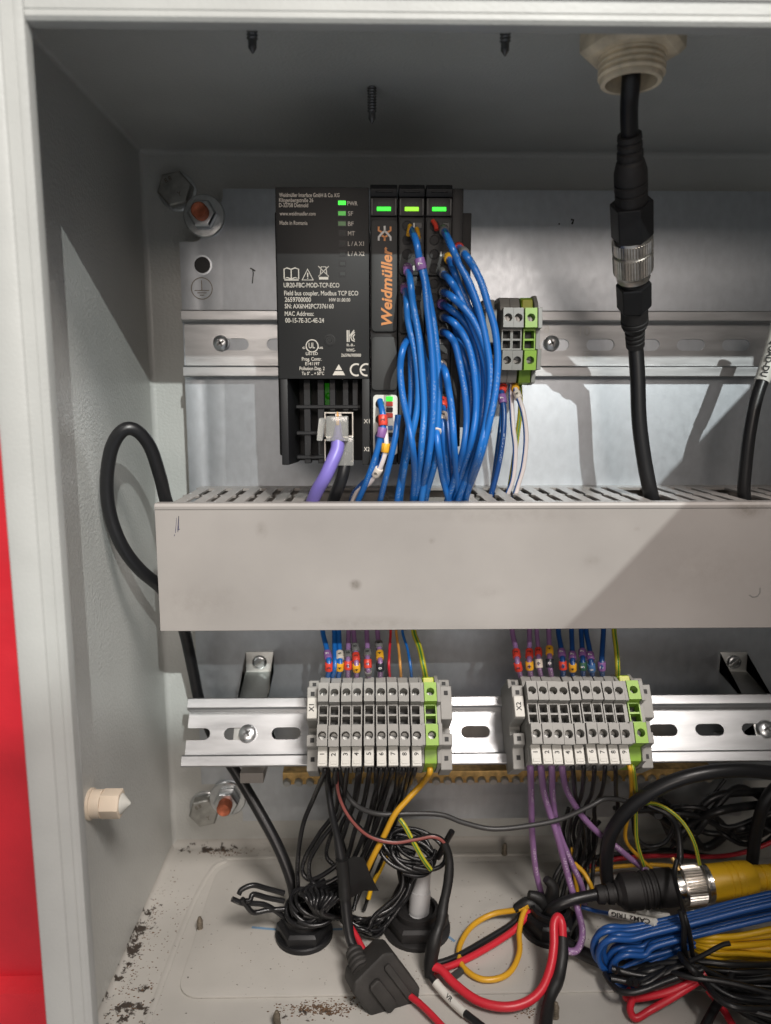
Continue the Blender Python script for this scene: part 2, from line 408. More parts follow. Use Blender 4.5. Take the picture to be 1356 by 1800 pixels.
def pt(p):
    """(px, py, y) or (px, py, None, z) or a world Vector"""
    if isinstance(p, Vector): return p if p.z > 3.0 or p.z < 2.5 and p.z > 0 else Vector((p.x, p.y, 3.0))
    if len(p) == 4: return PZ(p[0], p[1], p[3])
    v = P(*p)
    return v if v.z > 3.0 else PZ(p[0], p[1], 3.0)
def sleeve(parent, path, t0, length, r, m, txt=None, boxy=1.0):
    """a marker ring clipped on a wire; path = sampled points, t0 in 0..1"""
    L = [0]
    for i in range(1, len(path)): L.append(L[-1]+(path[i]-path[i-1]).length)
    def at(d):
        d = max(0, min(L[-1], d))
        for i in range(1, len(L)):
            if L[i] >= d: return path[i-1].lerp(path[i], (d-L[i-1])/max(L[i]-L[i-1], 1e-6))
        return path[-1]
    a = t0*L[-1]; pts = [at(a+length*k/3) for k in range(4)]
    dirv = (pts[-1]-pts[0]).normalized()
    view = (CAM-pts[1]); view = (view-dirv*view.dot(dirv)).normalized()
    mb = MB(); mb.tube([pts[0]]+[pts[0].lerp(pts[-1], k) for k in (0.06, 0.5, 0.94)]+[pts[-1]], [r*0.93, r, r, r, r*0.93], seg=10, hint=tuple(view))
    o = mb.build('marker_sleeve', m, parent)
    if txt:
        cx = view.cross(dirv)
        text(txt, pts[0].lerp(pts[-1], 0.5)+view*(r+0.06)+cx*0.75, -dirv, cx*-1 if False else view.cross(-dirv), height=1.7, m='print_bright' if m in ('s_purple', 's_dark', 's_green', 's_blue') else 'print_black', parent=o, align='CENTER', bold=0.02)
    return o
def wire(name, label, pts, r, m, cat='wire', group=None, marks=(), n=8, seg=8):
    path = catmull([pt(p) for p in pts], n)
    mb = MB()
    if isinstance(r, (list, tuple)):
        rr = []; k = len(r)-1
        for i in range(len(path)):
            t = i/(len(path)-1)*k; j = min(int(t), k-1); rr.append(r[j]+(r[j+1]-r[j])*(t-j))
    else: rr = r
    mb.tube(path, rr, seg)
    if not marks:
        o = mb.build(name, m, None, smooth=60); return tag(o, label, cat, group)
    org = path[-1]
    t = thing(name, label, cat, org, group)
    mb.build('conductor', m, t, smooth=60)
    rb = max(r) if isinstance(r, (list, tuple)) else r
    for k in marks:
        sleeve(t, path, k[0], k[1]*1.12, rb+0.7, 's_'+k[2], k[3] if len(k) > 3 else None)
    return t

# ================================================================== the enclosure
XL, XR, YB, YF, ZC = -128.0, 275.0, 25.0, -166.0, 420.0
enc = thing('electrical_enclosure', 'light grey painted steel enclosure, open at the front', 'cabinet', (73.5, -70, 0))
add_stains(MATS['floor_paint'], [
    (-126-73.5, -60+70, 0, 16, 100, 20, 1.0), (-116-73.5, -105+70, 0, 34, 40, 20, 0.95), (-100-73.5, 20+70, 0, 70, 12, 20, 1.0),
    (-28-73.5, -107+70, 0, 48, 15, 20, 0.95), (150-73.5, -60+70, 0, 90, 60, 20, 0.35), (45-73.5, -62+70, 0, 45, 50, 20, 0.45), (-52-73.5, -70+70, 0, 30, 30, 20, 0.40), (-70-73.5, -40+70, 0, 40, 60, 20, 0.38)],
    (0.53, 0.51, 0.47), (0.05, 0.038, 0.03), speck=420, nscale=170)
MB().box(XL-1.5, XR+1.5, YB, YB+1.5, -1.5, ZC+1.5).build('back_panel', 'paint', enc)
MB().box(XL-1.5, XL, -150, YB, 0, ZC).build('side_panel', 'paint', enc)
MB().box(XR, XR+1.5, -150, YB, 0, ZC).build('side_panel', 'paint', enc)
MB().box(XL-1.5, XR+1.5, -150, YB, ZC, ZC+1.5).build('top_panel', 'paint', enc)
bot = MB().box(XL-1.5, XR+1.5, -150, YB, -1.5, 0).build('bottom_panel', 'floor_paint', enc)
# rounded inner bends
def bend(a0, a1, c, du, dv, fn, r=3.0, m='paint'):
    pts = [(c[0], c[1]), (c[0]+du*r, c[1])]
    for k in range(1, 6):
        t = k/6*math.pi/2
        pts.append((c[0]+du*r*(1-math.sin(t)), c[1]+dv*r*(1-math.cos(t))))
    pts.append((c[0], c[1]+dv*r))
    MB().prism(pts, a0, a1, fn).build('corner_bend', m, enc, smooth=40)
fx = lambda a, u, v: (a, u, v); fz = lambda a, u, v: (u, v, a); fy = lambda a, u, v: (u, a, v)
e = 0.01
bend(XL, XR, (YB-e, ZC-e), -1, -1, fx); bend(XL, XR, (YB-e, 0+e), -1, 1, fx, 4.5, 'floor_paint')
bend(0, ZC, (XL+e, YB-e), 1, -1, fz); bend(YF, YB, (XL+e, ZC-e), 1, -1, fy, 2.0)
bend(YF, YB, (XL+e, e), 1, 1, fy, 3.0, 'floor_paint')
# raised gland plate on the floor, and the pressed rib around it
def rrect(x0, x1, y0, y1, r, n=6):
    o = []
    for cx, cy, a0 in ((x1-r, y1-r, 0), (x0+r, y1-r, 90), (x0+r, y0+r, 180), (x1-r, y0+r, 270)):
        for k in range(n+1):
            a = math.radians(a0+90*k/n); o.append((cx+r*math.cos(a), cy+r*math.sin(a)))
    return o
gp0 = PZ(395, 1525, 0); gp1 = PZ(345, 1745, 0)
GX0, GY1, GY0 = gp0.x-4, gp0.y, gp1.y-4
def flat(pts, z0, z1): return MB().prism(pts, z0, z1, lambda a, u, v: (u, v, a))
flat(rrect(GX0, 262, GY0, GY1, 11), 0.004, 1.3).build('gland_plate', 'floor_paint', enc, bevel=0.5)
rp = catmull([Vector((150, 12, 0.1)), Vector((-70, 12, 0.1)), Vector((-92, 8, 0.1)), Vector((-99, -6, 0.1)), Vector((-103, -50, 0.1)), Vector((-104, -150, 0.1))], 10)
MB().tube(rp, 1.7, 8, hint=(0, 0, 1), flat=0.35).build('pressed_rib', 'floor_paint', enc, smooth=60)
# front flange: folded frame with a groove
prof = [(-129.5, -150.2), (-129.5, -151.8), (-120.8, -151.8), (-120.8, -170.5), (-120.0, -171.6), (-118, -172.2), (-112.0, -172.2), (-110.7, -171.8), (-110.2, -171.1), (-107.0, -171), (-106.7, -170.75), (-106.3, -171), (-105, -171), (-103.9, -170.2), (-103.5, -168.5), (-103.5, YF), (-119, YF), (-119, -150.2)]
def flange(a0, a1, fn): return MB().prism(prof, a0, a1, fn).build('front_flange', 'paint_plain', enc, smooth=30)
flange(-1.5, ZC+1.5, lambda a, u, v: (u, v, a))
flange(-1.5, ZC+1.5, lambda a, u, v: (147-u, v, a))
flange(-103.5, 250.5, lambda a, u, v: (a, v+0.6, 293.0-u))
flange(-103.5, 250.5, lambda a, u, v: (a, v+0.6, 128+u))
for z0_, z1_ in ((413.7, 421.3), (-1.3, 7.3)):
    for x0_, x1_ in ((-120.7, -103.6), (250.6, 267.7)): MB().box(x0_, x1_, -150.3, -151.7, z0_, z1_).build('flange_corner', 'paint_plain', enc)
for zz in (412.2, 7.4):
    for x0_, x1_ in ((-119, -103.6), (250.6, 266)): MB().box(x0_, x1_, -150.4, -165.8, zz, zz+1.4).build('flange_corner', 'paint_plain', enc)
# the open door, swung to the right
dx, dy = -0.236, -0.972
Md = frame(Vector((284, -172, 0)), Vector((dx, dy, 0)), Vector((-dy, dx, 0)), Vector((0, 0, 1)))
door = MB(Md).box(0, 402, 0, 1.5, -1, 420).build('door', 'paint_plain', enc)
MB(Md).box(0, 402, 1.5, 18, 418.5, 420).box(0, 402, 1.5, 18, -1, 0.5).box(400.5, 402, 1.5, 18, 0.5, 418.5).box(0, 1.5, 1.5, 18, 0.5, 418.5).build('door_rim', 'paint_plain', door)

# red machine panel beside the enclosure
red = thing('red_machine', 'bright red painted machine panel behind the left edge of the grey enclosure', 'panel', (-350, -60, -260))
zr = P(60, 1720, -62).z
MB().box(-620, -130, -62, -60, zr+2.05, 700).build('sheet', 'red_panel', red)
MB().prism([(-60, zr+2), (-62.2, zr+2), (-70, zr-2), (-74, zr-20), (-74, -260), (-60, -260)], -620, -130, lambda a, u, v: (a, u, v)).build('ledge', 'red_panel', red, bevel=0.6)

# ================================================================== mounting plate
PX0, PX1, PZ0, PZ1 = -102.0, 249.0, 32.0, 393.5
mp = thing('mounting_plate', 'galvanised steel mounting plate on the back of the enclosure', 'mounting plate', (73.5, 0, PZ0))
nw, nh = 24.0, 23.0
def notch_poly():
    def corner(cx, cz, sx, sz):      # inner corner of the notch, rounded 4 mm; convex outer edges rounded 2
        return [(cx-sx*nw, cz+sz*0), (cx, cz)]
    pts = []
    r = 4.0
    def arc(cx, cz, a0, a1, rr): return [(cx+rr*math.cos(math.radians(a0+(a1-a0)*k/5)), cz+rr*math.sin(math.radians(a0+(a1-a0)*k/5))) for k in range(6)]
    # counter-clockwise from bottom-left notch
    pts += [(PX0, PZ0+nh+1)]+arc(PX0+12.5-r, PZ0+nh-r+1, 90, 0, r)+arc(PX0+12.5+r, PZ0+9+r, 180, 270, 0.01)+[(PX0+nw-4, PZ0+9)]+arc(PX0+nw-4, PZ0+9-r, 90, 0, r)+[(PX0+nw, PZ0)]
    pts += [(PX1-nw, PZ0), (PX1-nw, PZ0+nh), (PX1, PZ0+nh), (PX1, PZ1-nh), (PX1-nw, PZ1-nh), (PX1-nw, PZ1)]
    pts += [(PX0+nw, PZ1)]+arc(PX0+nw-4, PZ1-8+r, 0, -90, r)+[(PX0+13.5, PZ1-8)]+arc(PX0+12-r, PZ1-nh-4+r, 0, -90, r)+[(PX0, PZ1-nh-4)]
    return pts
MB().prism(notch_poly(), 0, 2, lambda a, u, v: (u, a, v)).build('sheet', 'galv', mp, bevel=0.35)
hc = P(356, 466, 0)
MB().lathe([(5.2, 0), (5.2, 0.25), (4.4, 0.3), (4.3, 0.2)], (hc.x, 0, hc.z), (0, -1, 0), 28).build('hole_rim', 'galv', mp)
MB().lathe([(4.25, 0), (4.25, 0.22)], (hc.x, 0.0, hc.z), (0, -1, 0), 24).build('hole', 'black_matt', mp)
ec = P(355, 507, -0.15)
mb = MB(); o_ = Vector((ec.x, -0.12, ec.z))
mb.stroke([(5.6*math.cos(k*math.pi/16), 5.6*math.sin(k*math.pi/16)) for k in range(32)], 0.45, o_, XA, ZA, True)
mb.stroke([(0, 4.2), (0, -0.9)], 0.45, o_, XA, ZA)
for k, hw in enumerate((3.9, 2.5, 1.2)): mb.stroke([(-hw, -1.1-k*1.2), (hw, -1.1-k*1.2)], 0.42, o_, XA, ZA)
mb.build('earth_symbol', 'rust', mp, smooth=0)
# pen and dirt marks on the plate
mb = MB(); q = P(444, 478, -0.1)
mb.stroke([(-1.2, 2.0), (0.4, 1.2), (1.6, 0.4)], 0.7, (q.x, -0.1, q.z), XA, ZA)
mb.build('pen_mark', 'print_black', mp, smooth=0); mb = MB()
mb.stroke([(0.1, 1.6), (0.5, -0.6), (0.1, -3.4), (-0.2, -6)], 0.6, (q.x, -0.13, q.z), XA, ZA)
mb.build('pen_mark', 'print_black', mp, smooth=0); mb = MB()
q2 = P(1005, 390, -0.1); mb.stroke([(-0.4, 1.2), (1.0, 1.0), (0.6, -0.4), (0.2, -1.2)], 1.0, (q2.x, -0.1, q2.z), XA, ZA); mb.build('grease_spot', 'print_black', mp, smooth=0); mb = MB(); mb.stroke([(-7, -1.0), (-6.2, -1.2)], 0.8, (q2.x, -0.1, q2.z), XA, ZA)
mb.build('grease_spot', 'print_black', mp, smooth=0)

def hexpts(af, rot=0): return [(af/math.sqrt(3)*math.cos(math.radians(60*k+rot)), af/math.sqrt(3)*math.sin(math.radians(60*k+rot))) for k in range(6)]
def hexprism(mb, af, h0, h1, o, ax, rot=0, chamfer=0.6):
    x, y, z = basis(ax); o = Vector(o); p = hexpts(af, rot); q = hexpts(af-2*chamfer, rot)
    vs = [o+z*h0+x*a+y*b for a, b in p]+[o+z*(h1-chamfer)+x*a+y*b for a, b in p]+[o+z*h1+x*a+y*b for a, b in q]
    fs = [tuple(range(6))[::-1], tuple(range(12, 18))]+[(i+6*l, (i+1) % 6+6*l, (i+1) % 6+6*(l+1), i+6*(l+1)) for l in (0, 1) for i in range(6)]
    return mb.add(vs, fs)
def hexbolt(px, py, label):
    c = P(px, py, 16); t = thing('hex_bolt', label, 'bolt', (c.x, YB, c.z), 'hex bolts on the back panel')
    MB().lathe([(10.5, 0), (10.5, 1.2), (9.8, 1.6), (9, 1.6)], (c.x, YB, c.z), (0, -1, 0), 32).build('washer', 'zinc', t)
    h = hexprism(MB(), 17, 1.6, 8.5, (c.x, YB, c.z), (0, -1, 0), 12, 0.9).build('head', 'dull_zinc', t, bevel=0.25)
    text('8.8', (c.x-4.5, YB-8.58, c.z+2.5), (1, 0, 0.5), (-0.5, 0, 1), height=2.4, m='rust', parent=h)
    text('Y', (c.x+2, YB-8.58, c.z-4.5), (1, 0, 0.3), (-0.3, 0, 1), height=2.6, m='rust', parent=h)
hexbolt(306, 330, 'dull hex bolt head above the copper-tipped stud, upper left corner')
hexbolt(358, 1431, 'dull hex bolt head below the copper-tipped stud, lower left corner')
def stud(px, py, label, up):
    c = P(px, py, -4); t = thing('earth_stud', label, 'stud', (c.x, YB, c.z), 'copper-tipped studs with nuts')
    MB().lathe([(11, 25), (11, 26.2), (10.4, 26.8), (8, 26.9)], (c.x, YB, c.z), (0, -1, 0), 32).build('washer', 'zinc', t)
    hexprism(MB(), 13, 26.9, 33, (c.x, YB, c.z), (0, -1, 0), 0, 0.9).build('nut', 'zinc', t, bevel=0.25)
    MB().lathe([(4.2, 0), (4.2, 38.5), (3.6, 39.5), (3.2, 39.5), (2.2, 38.9)], (c.x, YB, c.z), (0, -1, 0), 24).build('stud_tip', 'copper', t)
stud(357, 377, 'copper-tipped stud with nut and washer at the upper corner of the plate', 1)
stud(399, 1408, 'copper-tipped stud with nut and washer below the lower rail', 0)

# ================================================================== DIN rails
RAILP = lambda sg: [(sg*11.5, 0.0), (sg*11.5, 6.6), (sg*12.4, 7.5), (sg*17.0, 7.5), (sg*17.5, 7.1), (sg*17.5, 6.0), (sg*16.4, 6.0), (sg*16.2, 6.4), (sg*13.2, 6.4), (sg*12.5, 5.7), (sg*12.5, 0.0)]
def stad(L, W):
    def f(a):
        c, q = abs(math.cos(a)), abs(math.sin(a)); hl = (L-W)/2; r = W/2
        if q > 1e-9:
            t = r/q
            if t*c <= hl: return t
        b = hl*c; return b+math.sqrt(max(b*b-hl*hl+r*r, 0))
    return f
def din_rail(label, M, x0, x1, first, embs=True, halfopen=False):
    """M: local frame x along the rail, y = up, z = out of the plate"""
    o = M.to_translation()
    t = thing('din_rail', label, 'rail', (o.x, o.y, o.z))
    mb = MB(M)
    for sg in (1, -1): mb.prism(RAILP(sg), x0, x1, lambda a, u, v: (a, u, v))
    mb.build('rail_lip', 'rail_steel', t, smooth=30, bevel=0.12, seg=1)
    mb = MB(M); x = first-12.5
    while x < x0: x += 25
    if halfopen:
        xe = x; n = 8
        arc = [(x0+9+3.1*math.cos(a), 3.1*math.sin(a)) for a in [math.radians(-90+180*k/n) for k in range(n+1)]]
        mb.prism([(x0, -11.5), (xe, -11.5), (xe, 11.5), (x0, 11.5), (x0, 3.1)]+arc[::-1]+[(x0, -3.1)], 0, 1, lambda a, u, v: (u, v, a))
    elif x > x0: mb.box(x0, x, -11.5, 11.5, 0, 1)
    while x+25 <= x1:
        mb.ringplate(x, x+25, -11.5, 11.5, stad(15.5, 6.3), 0, 1, 32); x += 25
    if x < x1: mb.box(x, x1, -11.5, 11.5, 0, 1)
    mb.build('rail_web', 'rail_steel', t, smooth=30)
    return t
MU = frame(Vector((73, 0, 313)), XA, ZA, Vector((0, -1, 0)))
ru = din_rail('galvanised rail carrying the black modules, fixed flat on the plate', MU, -73-101, 73+104, 125.9-73-25*9)
TILT = math.radians(37)
LU = Vector((0, math.sin(TILT), math.cos(TILT))); LN = Vector((0, -math.cos(TILT), math.sin(TILT)))
RC = Vector((75, -45, 109))
ML = frame(RC, XA, LU, LN)
sl = P(504, 1293, -45).x-75
rl = din_rail('slotted rail carrying the two long grey terminal strips, tilted upward', ML, P(330, 1293, -45).x-75, 75+104, sl-25, halfopen=True)
# stamped figures seen on the upper rail
for s_, px, py, hh in (('10', 1019, 590, 5.2), ('19', 948, 585, 5.2)):
    q = P(px, py, -1.1); text(s_, (q.x, -1.06, q.z+5), XA, -ZA, height=hh, m='dull_zinc', parent=ru, name='stamp')
q = P(1025, 634, -1.1); mb = MB(); mb.stroke([(0, 0), (5, 0), (5, 5), (0, 5)], 0.5, (q.x, -1.07, q.z), XA, ZA, True); mb.stroke([(2, 1), (2, 4), (4, 4), (4, 2.2), (2, 2.2)], 0.5, (q.x, -1.07, q.z), XA, ZA); mb.build('stamp', 'dull_zinc', ru, smooth=0)

def panhead(label, o, ax, r=4.2, cross=True, m='zinc', washer=0):
    o = Vector(o); t = thing('rail_screw', label, 'screw', o)
    if washer: MB().lathe([(washer, 0), (washer, 0.9), (washer-0.4, 1.1)], o, ax, 28).build('washer', m, t)
    b = 1.0 if washer else 0
    x, y, z = basis(ax)
    MB().lathe([(r, b), (r, b+1.0), (r*0.93, b+2.0), (r*0.7, b+2.7), (r*0.3, b+3.0)], o, ax, 28).build('head', m, t)
    mb = MB(frame(o, x, y, z)); k = b+2.75
    a = 0.5
    for q in (a, a+math.pi/2):
        c, s = math.cos(q), math.sin(q)
        mb.prism([(-0.55, -2.1), (0.55, -2.1), (0.55, 2.1), (-0.55, 2.1)], k-1.0, k+0.32, lambda a_, u, v: (u*c-v*s, u*s+v*c, a_))
    mb.build('cross_recess', 'dark_screw', t)
    return t
for px, lb in ((388, 'cross-head screw at the left end of the upper rail'), (971, 'cross-head screw right of the small upper terminal group')):
    q = P(px, 603, -3); panhead(lb, (q.x, -1.05, q.z), (0, -1, 0), 4.3, m='zinc')
for px, lb in ((436, 'cross-head screw at the left end of the lower rail'), (1345, 'cross-head screw at the right end of the lower rail')):
    q = P(px, 1290, -46); l = (q-RC); panhead(lb, RC+XA*(q.x-RC.x)+LN*1.05, LN, 4.7)

def bracket(px, label):
    c = P(px, 1162, -1).x; zt = P(px, 1146, -1).z; zb = P(px, 1180, -1).z
    t = thing('rail_bracket', label, 'bracket', (c, 0, zb), 'angled brackets under the lower rail')
    a = RC+LU*13-LN*0.05; b = RC-LU*13-LN*0.05; th = 1.6
    path = [(0, zt), (0, zb), (a.y, a.z), (b.y, b.z), (0, b.z-12)]
    mb = MB()
    inner = [(-0.05, zt), (-0.05, zb+0.4), (a.y+0.9, a.z-0.9), (b.y+1.2, b.z), (-0.05, b.z-12)]
    outer = [(-th, zt), (-th, zb), (a.y-0.0, a.z), (b.y, b.z), (-0.05, b.z-14)]
    mb.prism(outer+inner[::-1], c-8, c+8, lambda s_, u, v: (s_, u, v))
    mb.build('strap', 'bracket_zinc', t, bevel=0.3)
    zc = (zt+zb)/2
    o = Vector((c, -th, zc))
    hd = MB().lathe([(4.2, 0), (4.2, 0.8), (3.6, 1.8), (3.1, 2.0), (2.8, 1.6), (1.5, 1.7)], o, (0, -1, 0), 26).build('screw_head', 'zinc', t)
    m2 = MB(frame(o, Vector((0.77, 0, 0.64)), Vector((-0.64, 0, 0.77)), Vector((0, -1, 0)))); m2.box(-4.0, 4.0, -0.5, 0.5, 1.2, 2.08); m2.build('slot', 'dull_zinc', hd)
    return t
bracket(457, 'bent zinc bracket holding the left end of the lower rail')
bracket(1289, 'bent bracket in deep shade holding the right end of the lower rail')

# ================================================================== slotted wiring duct
DX0, DX1, DZ0, DZ1, DY = -98.5, 262.0, 177.0, 236.6, -80.0
du = thing('wiring_duct', 'long grey slotted wiring duct across the middle of the enclosure', 'wiring duct', (80, 0, DZ0))
add_stains(MATS['duct'], [(P(a_, b_, DY).x-80, DY, P(a_, b_, DY).z-DZ0, c_, 6, d_, e_) for a_, b_, c_, d_, e_ in [(460, 932, 3.5, 5, 0.6), (625, 1028, 3.6, 3.2, 1.6), (1315, 893, 11, 6, 1.3), (1040, 985, 6, 4, 0.45), (640, 1095, 40, 4, 0.5), (900, 905, 60, 5, 0.35), (1240, 1000, 40, 20, 0.3), (350, 1060, 25, 12, 0.35), (760, 950, 2, 2, 0.7), (1120, 930, 2, 1.5, 0.6), (520, 1070, 2.5, 1.5, 0.6), (860, 1040, 9, 4, 0.35)]],
           (0.345, 0.318, 0.297), (0.17, 0.15, 0.13), soft=True, nscale=190)
MB().box(DX0+3, DX1, -2, -0.05, DZ0+0.5, DZ1-1.2).build('back_wall', 'duct', du)
MB().prism([(DY, DZ0), (DY, DZ1-2.6), (DY-0.45, DZ1-2.2), (DY-0.55, DZ1-0.9), (DY-0.1, DZ1+0.2), (DY+0.5, DZ1+0.45), (DY+6.0, DZ1+0.4), (DY+6.0, DZ1-0.8), (DY+1.4, DZ1-0.8), (DY+1.4, DZ0+0.8), (DY+6, DZ0+0.8), (DY+6, DZ0-0.3), (DY+0.6, DZ0-0.3)], DX0, DX1, lambda a, u, v: (a, u, v)).build('cover', 'duct', du, bevel=0.35)
gaps = [(535, 615), (628, 692), (700, 822), (1140, 1190), (1300, 1352)]          # slots widened or hidden by wires
def in_gap(x):
    for a, b in gaps:
        if P(a, 880, -55).x < x < P(b, 880, -55).x: return True
    return False
fm = None; x = DX0+4.0; pitch = 9.35
MB().box(DX0+3, DX1, -11, -2, DZ1-2.6, DZ1-1.2).build('rear_edge', 'duct', du)
MB().box(DX0+3, DX1, -11, -2, DZ0+1.2, DZ0+2.6).build('rear_edge', 'duct', du)
k = 0
while x < DX1-6:
    if not in_gap(x+2.7):
        w0 = 5.6
        f = None
        if fm is None:
            mb = MB()
            mb.prism([(0, -11), (w0, -11), (w0, -36), (w0+1.3, -38), (w0+1.3, -40), (w0, -42), (w0, -73), (0, -73), (0, -42), (-1.3, -40), (-1.3, -38), (0, -36)], DZ1-2.6, DZ1-1.2, lambda a, u, v: (u, v, a))
            ob = mb.build('finger', 'duct', du, bevel=0.2, seg=1); fm = ob; fm_x = x
            ob.location.x += x*S
        else:
            ob = fm.copy(); col.objects.link(ob); ob.parent = du; ob.location.x = fm.location.x+(x-fm_x)*S
    x += pitch; k += 1
MB().box(DX0+3, DX1, -73, -11, DZ0+1.2, DZ0+2.6).build('bottom_wall', 'duct', du)
mb = MB(); q = P(312, 922, DY)
mb.stroke([(-1.0, -3.8), (-0.2, 3.2), (0.1, -3.6), (0.8, 3.9), (0.5, -2.6), (1.1, -2.0)], 0.28, (q.x, DY-0.05, q.z), XA, ZA)
mb.stroke([(-1.6, -5.4), (-1.4, -4.6)], 0.3, (q.x, DY-0.05, q.z), XA, ZA); mb.build('ink_scribble', 'ink', du, smooth=0)
mb = MB(); q = P(1326, 1042, DY)
mb.stroke([(2.6, 2.4), (2.8, 0), (1.6, -1.8), (-0.6, -2.2), (-2.2, -1.0)], 0.4, (q.x, DY-0.05, q.z), XA, ZA); mb.build('smudge', 'dull_zinc', du, smooth=0)

# ================================================================== fieldbus coupler (52 mm block with the printed face)
YM = -76.0
def W(px, py, y=YM): return P(px, py, y)
cp = thing('bus_coupler', 'black bus coupler module with white print and green status lamps', 'module', (-15, 0, 254))
ztop = 374.5; zbot = W(560, 666).z; zlow = 254.0
xa, xb, xc = -41.2, -0.6, 12.0
MB().box(-45.5, xb, -45, -2, 256, W(478, 372, -45).z).build('base', 'black', cp, bevel=0.8)
MB().box(xa+0.6, xb-0.2, YM+1.2, -45, zbot+0.3, ztop-0.4).build('housing', 'black', cp, bevel=0.6)
face = MB().box(xa, xb-0.1, YM, YM+1.2, zbot, ztop).build('label_face', 'label_black', cp, bevel=0.4)
# right strip beside the ports and the slanted left cheek
x637 = W(637, 740).x
MB().box(x637, xb-0.1, YM+0.2, -45, zlow, zbot).build('side_strip', 'label_black', cp, bevel=0.3)
MB().prism([(xa+0.4, YM+0.6), (xa+3.6, YM+0.6), (xa+6.5, -58), (xa+6.5, -45), (xa+0.4, -45)], zlow, zbot, lambda a, u, v: (u, v, a)).build('cheek', 'black', cp, bevel=0.3)
px0 = xa+6.5
MB().box(px0, x637, -50, -45, zlow, zbot).build('port_back', 'black_matt', cp)
# grille of bars in front of the port recess
for px in (541, 565): 
    c = W(px, 740, -66).x; MB().box(c-1.6, c+1.6, -67, -61, zlow, zbot).build('grille_bar', 'black', cp, bevel=0.25, seg=1)
for px in (585, 608, 625):
    c = W(px, 690, -66).x; z0 = W(600, 722, -66).z; MB().box(c-1.4, c+1.4, -67, -61, z0, zbot).build('grille_bar', 'black', cp, bevel=0.25, seg=1)
for py in (715, 761, 803):
    c = W(560, py, -66).z; MB().box(px0, W(576 if py > 720 else 634, py, -66).x, -68, -61.5, c-0.8, c+0.8).build('grille_bar', 'black', cp, bevel=0.25, seg=1)
q = W(577, 696, -60); MB().lathe([(1.6, 0), (1.6, 0.5), (1.0, 0.9)], (q.x, -55, q.z), (0, -1, 0), 16).build('link_lamp', 'lamp_green', cp)
MB().box(q.x-2.6, q.x+2.0, -54.8, -53, q.z-5, q.z+6).build('light_pipe', 'lamp_green', cp)
# two shielded sockets
for py0, py1 in ((724, 765), (772, 808)):
    a = W(570, py0, -69); b = W(622, py1, -69)
    mb = MB(); mb.box(a.x, b.x, -69, -60, a.z-0.8, a.z).box(b.x-0.8, b.x, -69, -60, b.z, a.z-0.8).box(a.x, a.x+0.8, -69, -60, b.z, a.z-0.8).box(a.x, b.x, -69, -60, b.z-0.8, b.z).box(a.x+5, b.x-5.5, -68.6, -67.8, a.z-3.2, a.z-0.8)
    mb.build('socket', 'silver', cp, bevel=0.15, seg=1)
# indicator windows
ledm = ['led', 'led_dim', 'led_faint', 'led_off', 'led_off', 'led_off', 'led_off', 'led_off']
for k, py in enumerate((356.5, 375, 393, 410, 428, 445, 463, 481)):
    a = W(595 if k < 3 else 597, py-4.5); b = W(608, py+4.5)
    fr = MB().box(a.x-0.3, b.x+0.3, YM-0.12, YM+0.2, b.z-0.3, a.z+0.3).build('indicator', 'black', cp)
    k2 = 0.25 if k < 3 else 0.6
    MB().box(a.x+k2-0.3, b.x-k2+0.3, YM-0.2, YM, b.z+k2*0.6, a.z-k2*0.9).build('lens', ledm[k], fr)
YT = YM-0.06
def tpx(s, x0, x1, py, h, m='print_white', par=None, **k):
    a = W(x0, py, YT); b = W(x1, py, YT)
    return text(s, a, XA, ZA, width=(b.x-a.x), height=h, m=m, parent=par or face, **k)
for s_, x0, x1, py, h in (('Weidmüller Interface GmbH & Co. KG', 491, 597, 346, 1.65), ('Klingenbergstraße 26', 491, 551, 355, 1.65), ('D-32758 Detmold', 491, 542, 364, 1.65),
        ('www.weidmueller.com', 492, 555, 378.5, 1.55), ('Made in Romania', 492, 541, 395, 1.65),
        ('PWR', 611, 629, 361, 1.7), ('SF', 612, 621, 379, 1.8), ('BF', 612, 622, 397, 1.8), ('MT', 612, 624, 414, 1.8), ('L / A X1', 612, 640, 432, 1.8), ('L / A X2', 612, 641, 449.5, 1.8),
        ('UR20-FBC-MOD-TCP-ECO', 499, 597, 505, 1.95), ('Field bus coupler, Modbus TCP ECO', 500, 630, 519, 1.95), ('2659700000', 501, 547, 530.5, 2.0), ('HW 01.00.00', 579, 616, 530, 1.5),
        ('SN: AX6N42PC7376160', 501, 587, 542, 1.95), ('MAC Address:', 501, 552, 555, 1.9), ('00-15-7E-3C-4E-24', 502, 570, 567, 1.95),
        ('c', 532, 537, 613, 1.3), ('us', 560, 568, 613, 1.3), ('UL', 543, 554, 612, 2.4), ('LISTED', 538, 559, 624, 1.3), ('Prog. Contr.', 531, 566, 634, 1.55), ('E141197', 537, 562, 642, 1.4),
        ('Pollution Deg. 2', 527, 571, 650.5, 1.5), ('Ta: 0° ... + 50°C', 531, 570, 659, 1.4),
        ('R-R-', 610, 624, 609, 1.2), ('WMG-', 609, 625, 618, 1.35), ('2659690000', 600, 635, 627, 1.35)):
    tpx(s_, x0, x1, py, h, bold=0.012)
for s_, py in (('X1', 744), ('X2', 793)):
    a = W(640, py, YM+0.1); text(s_, a, XA, ZA, width=2.6, height=1.9, m='print_white', parent=cp)
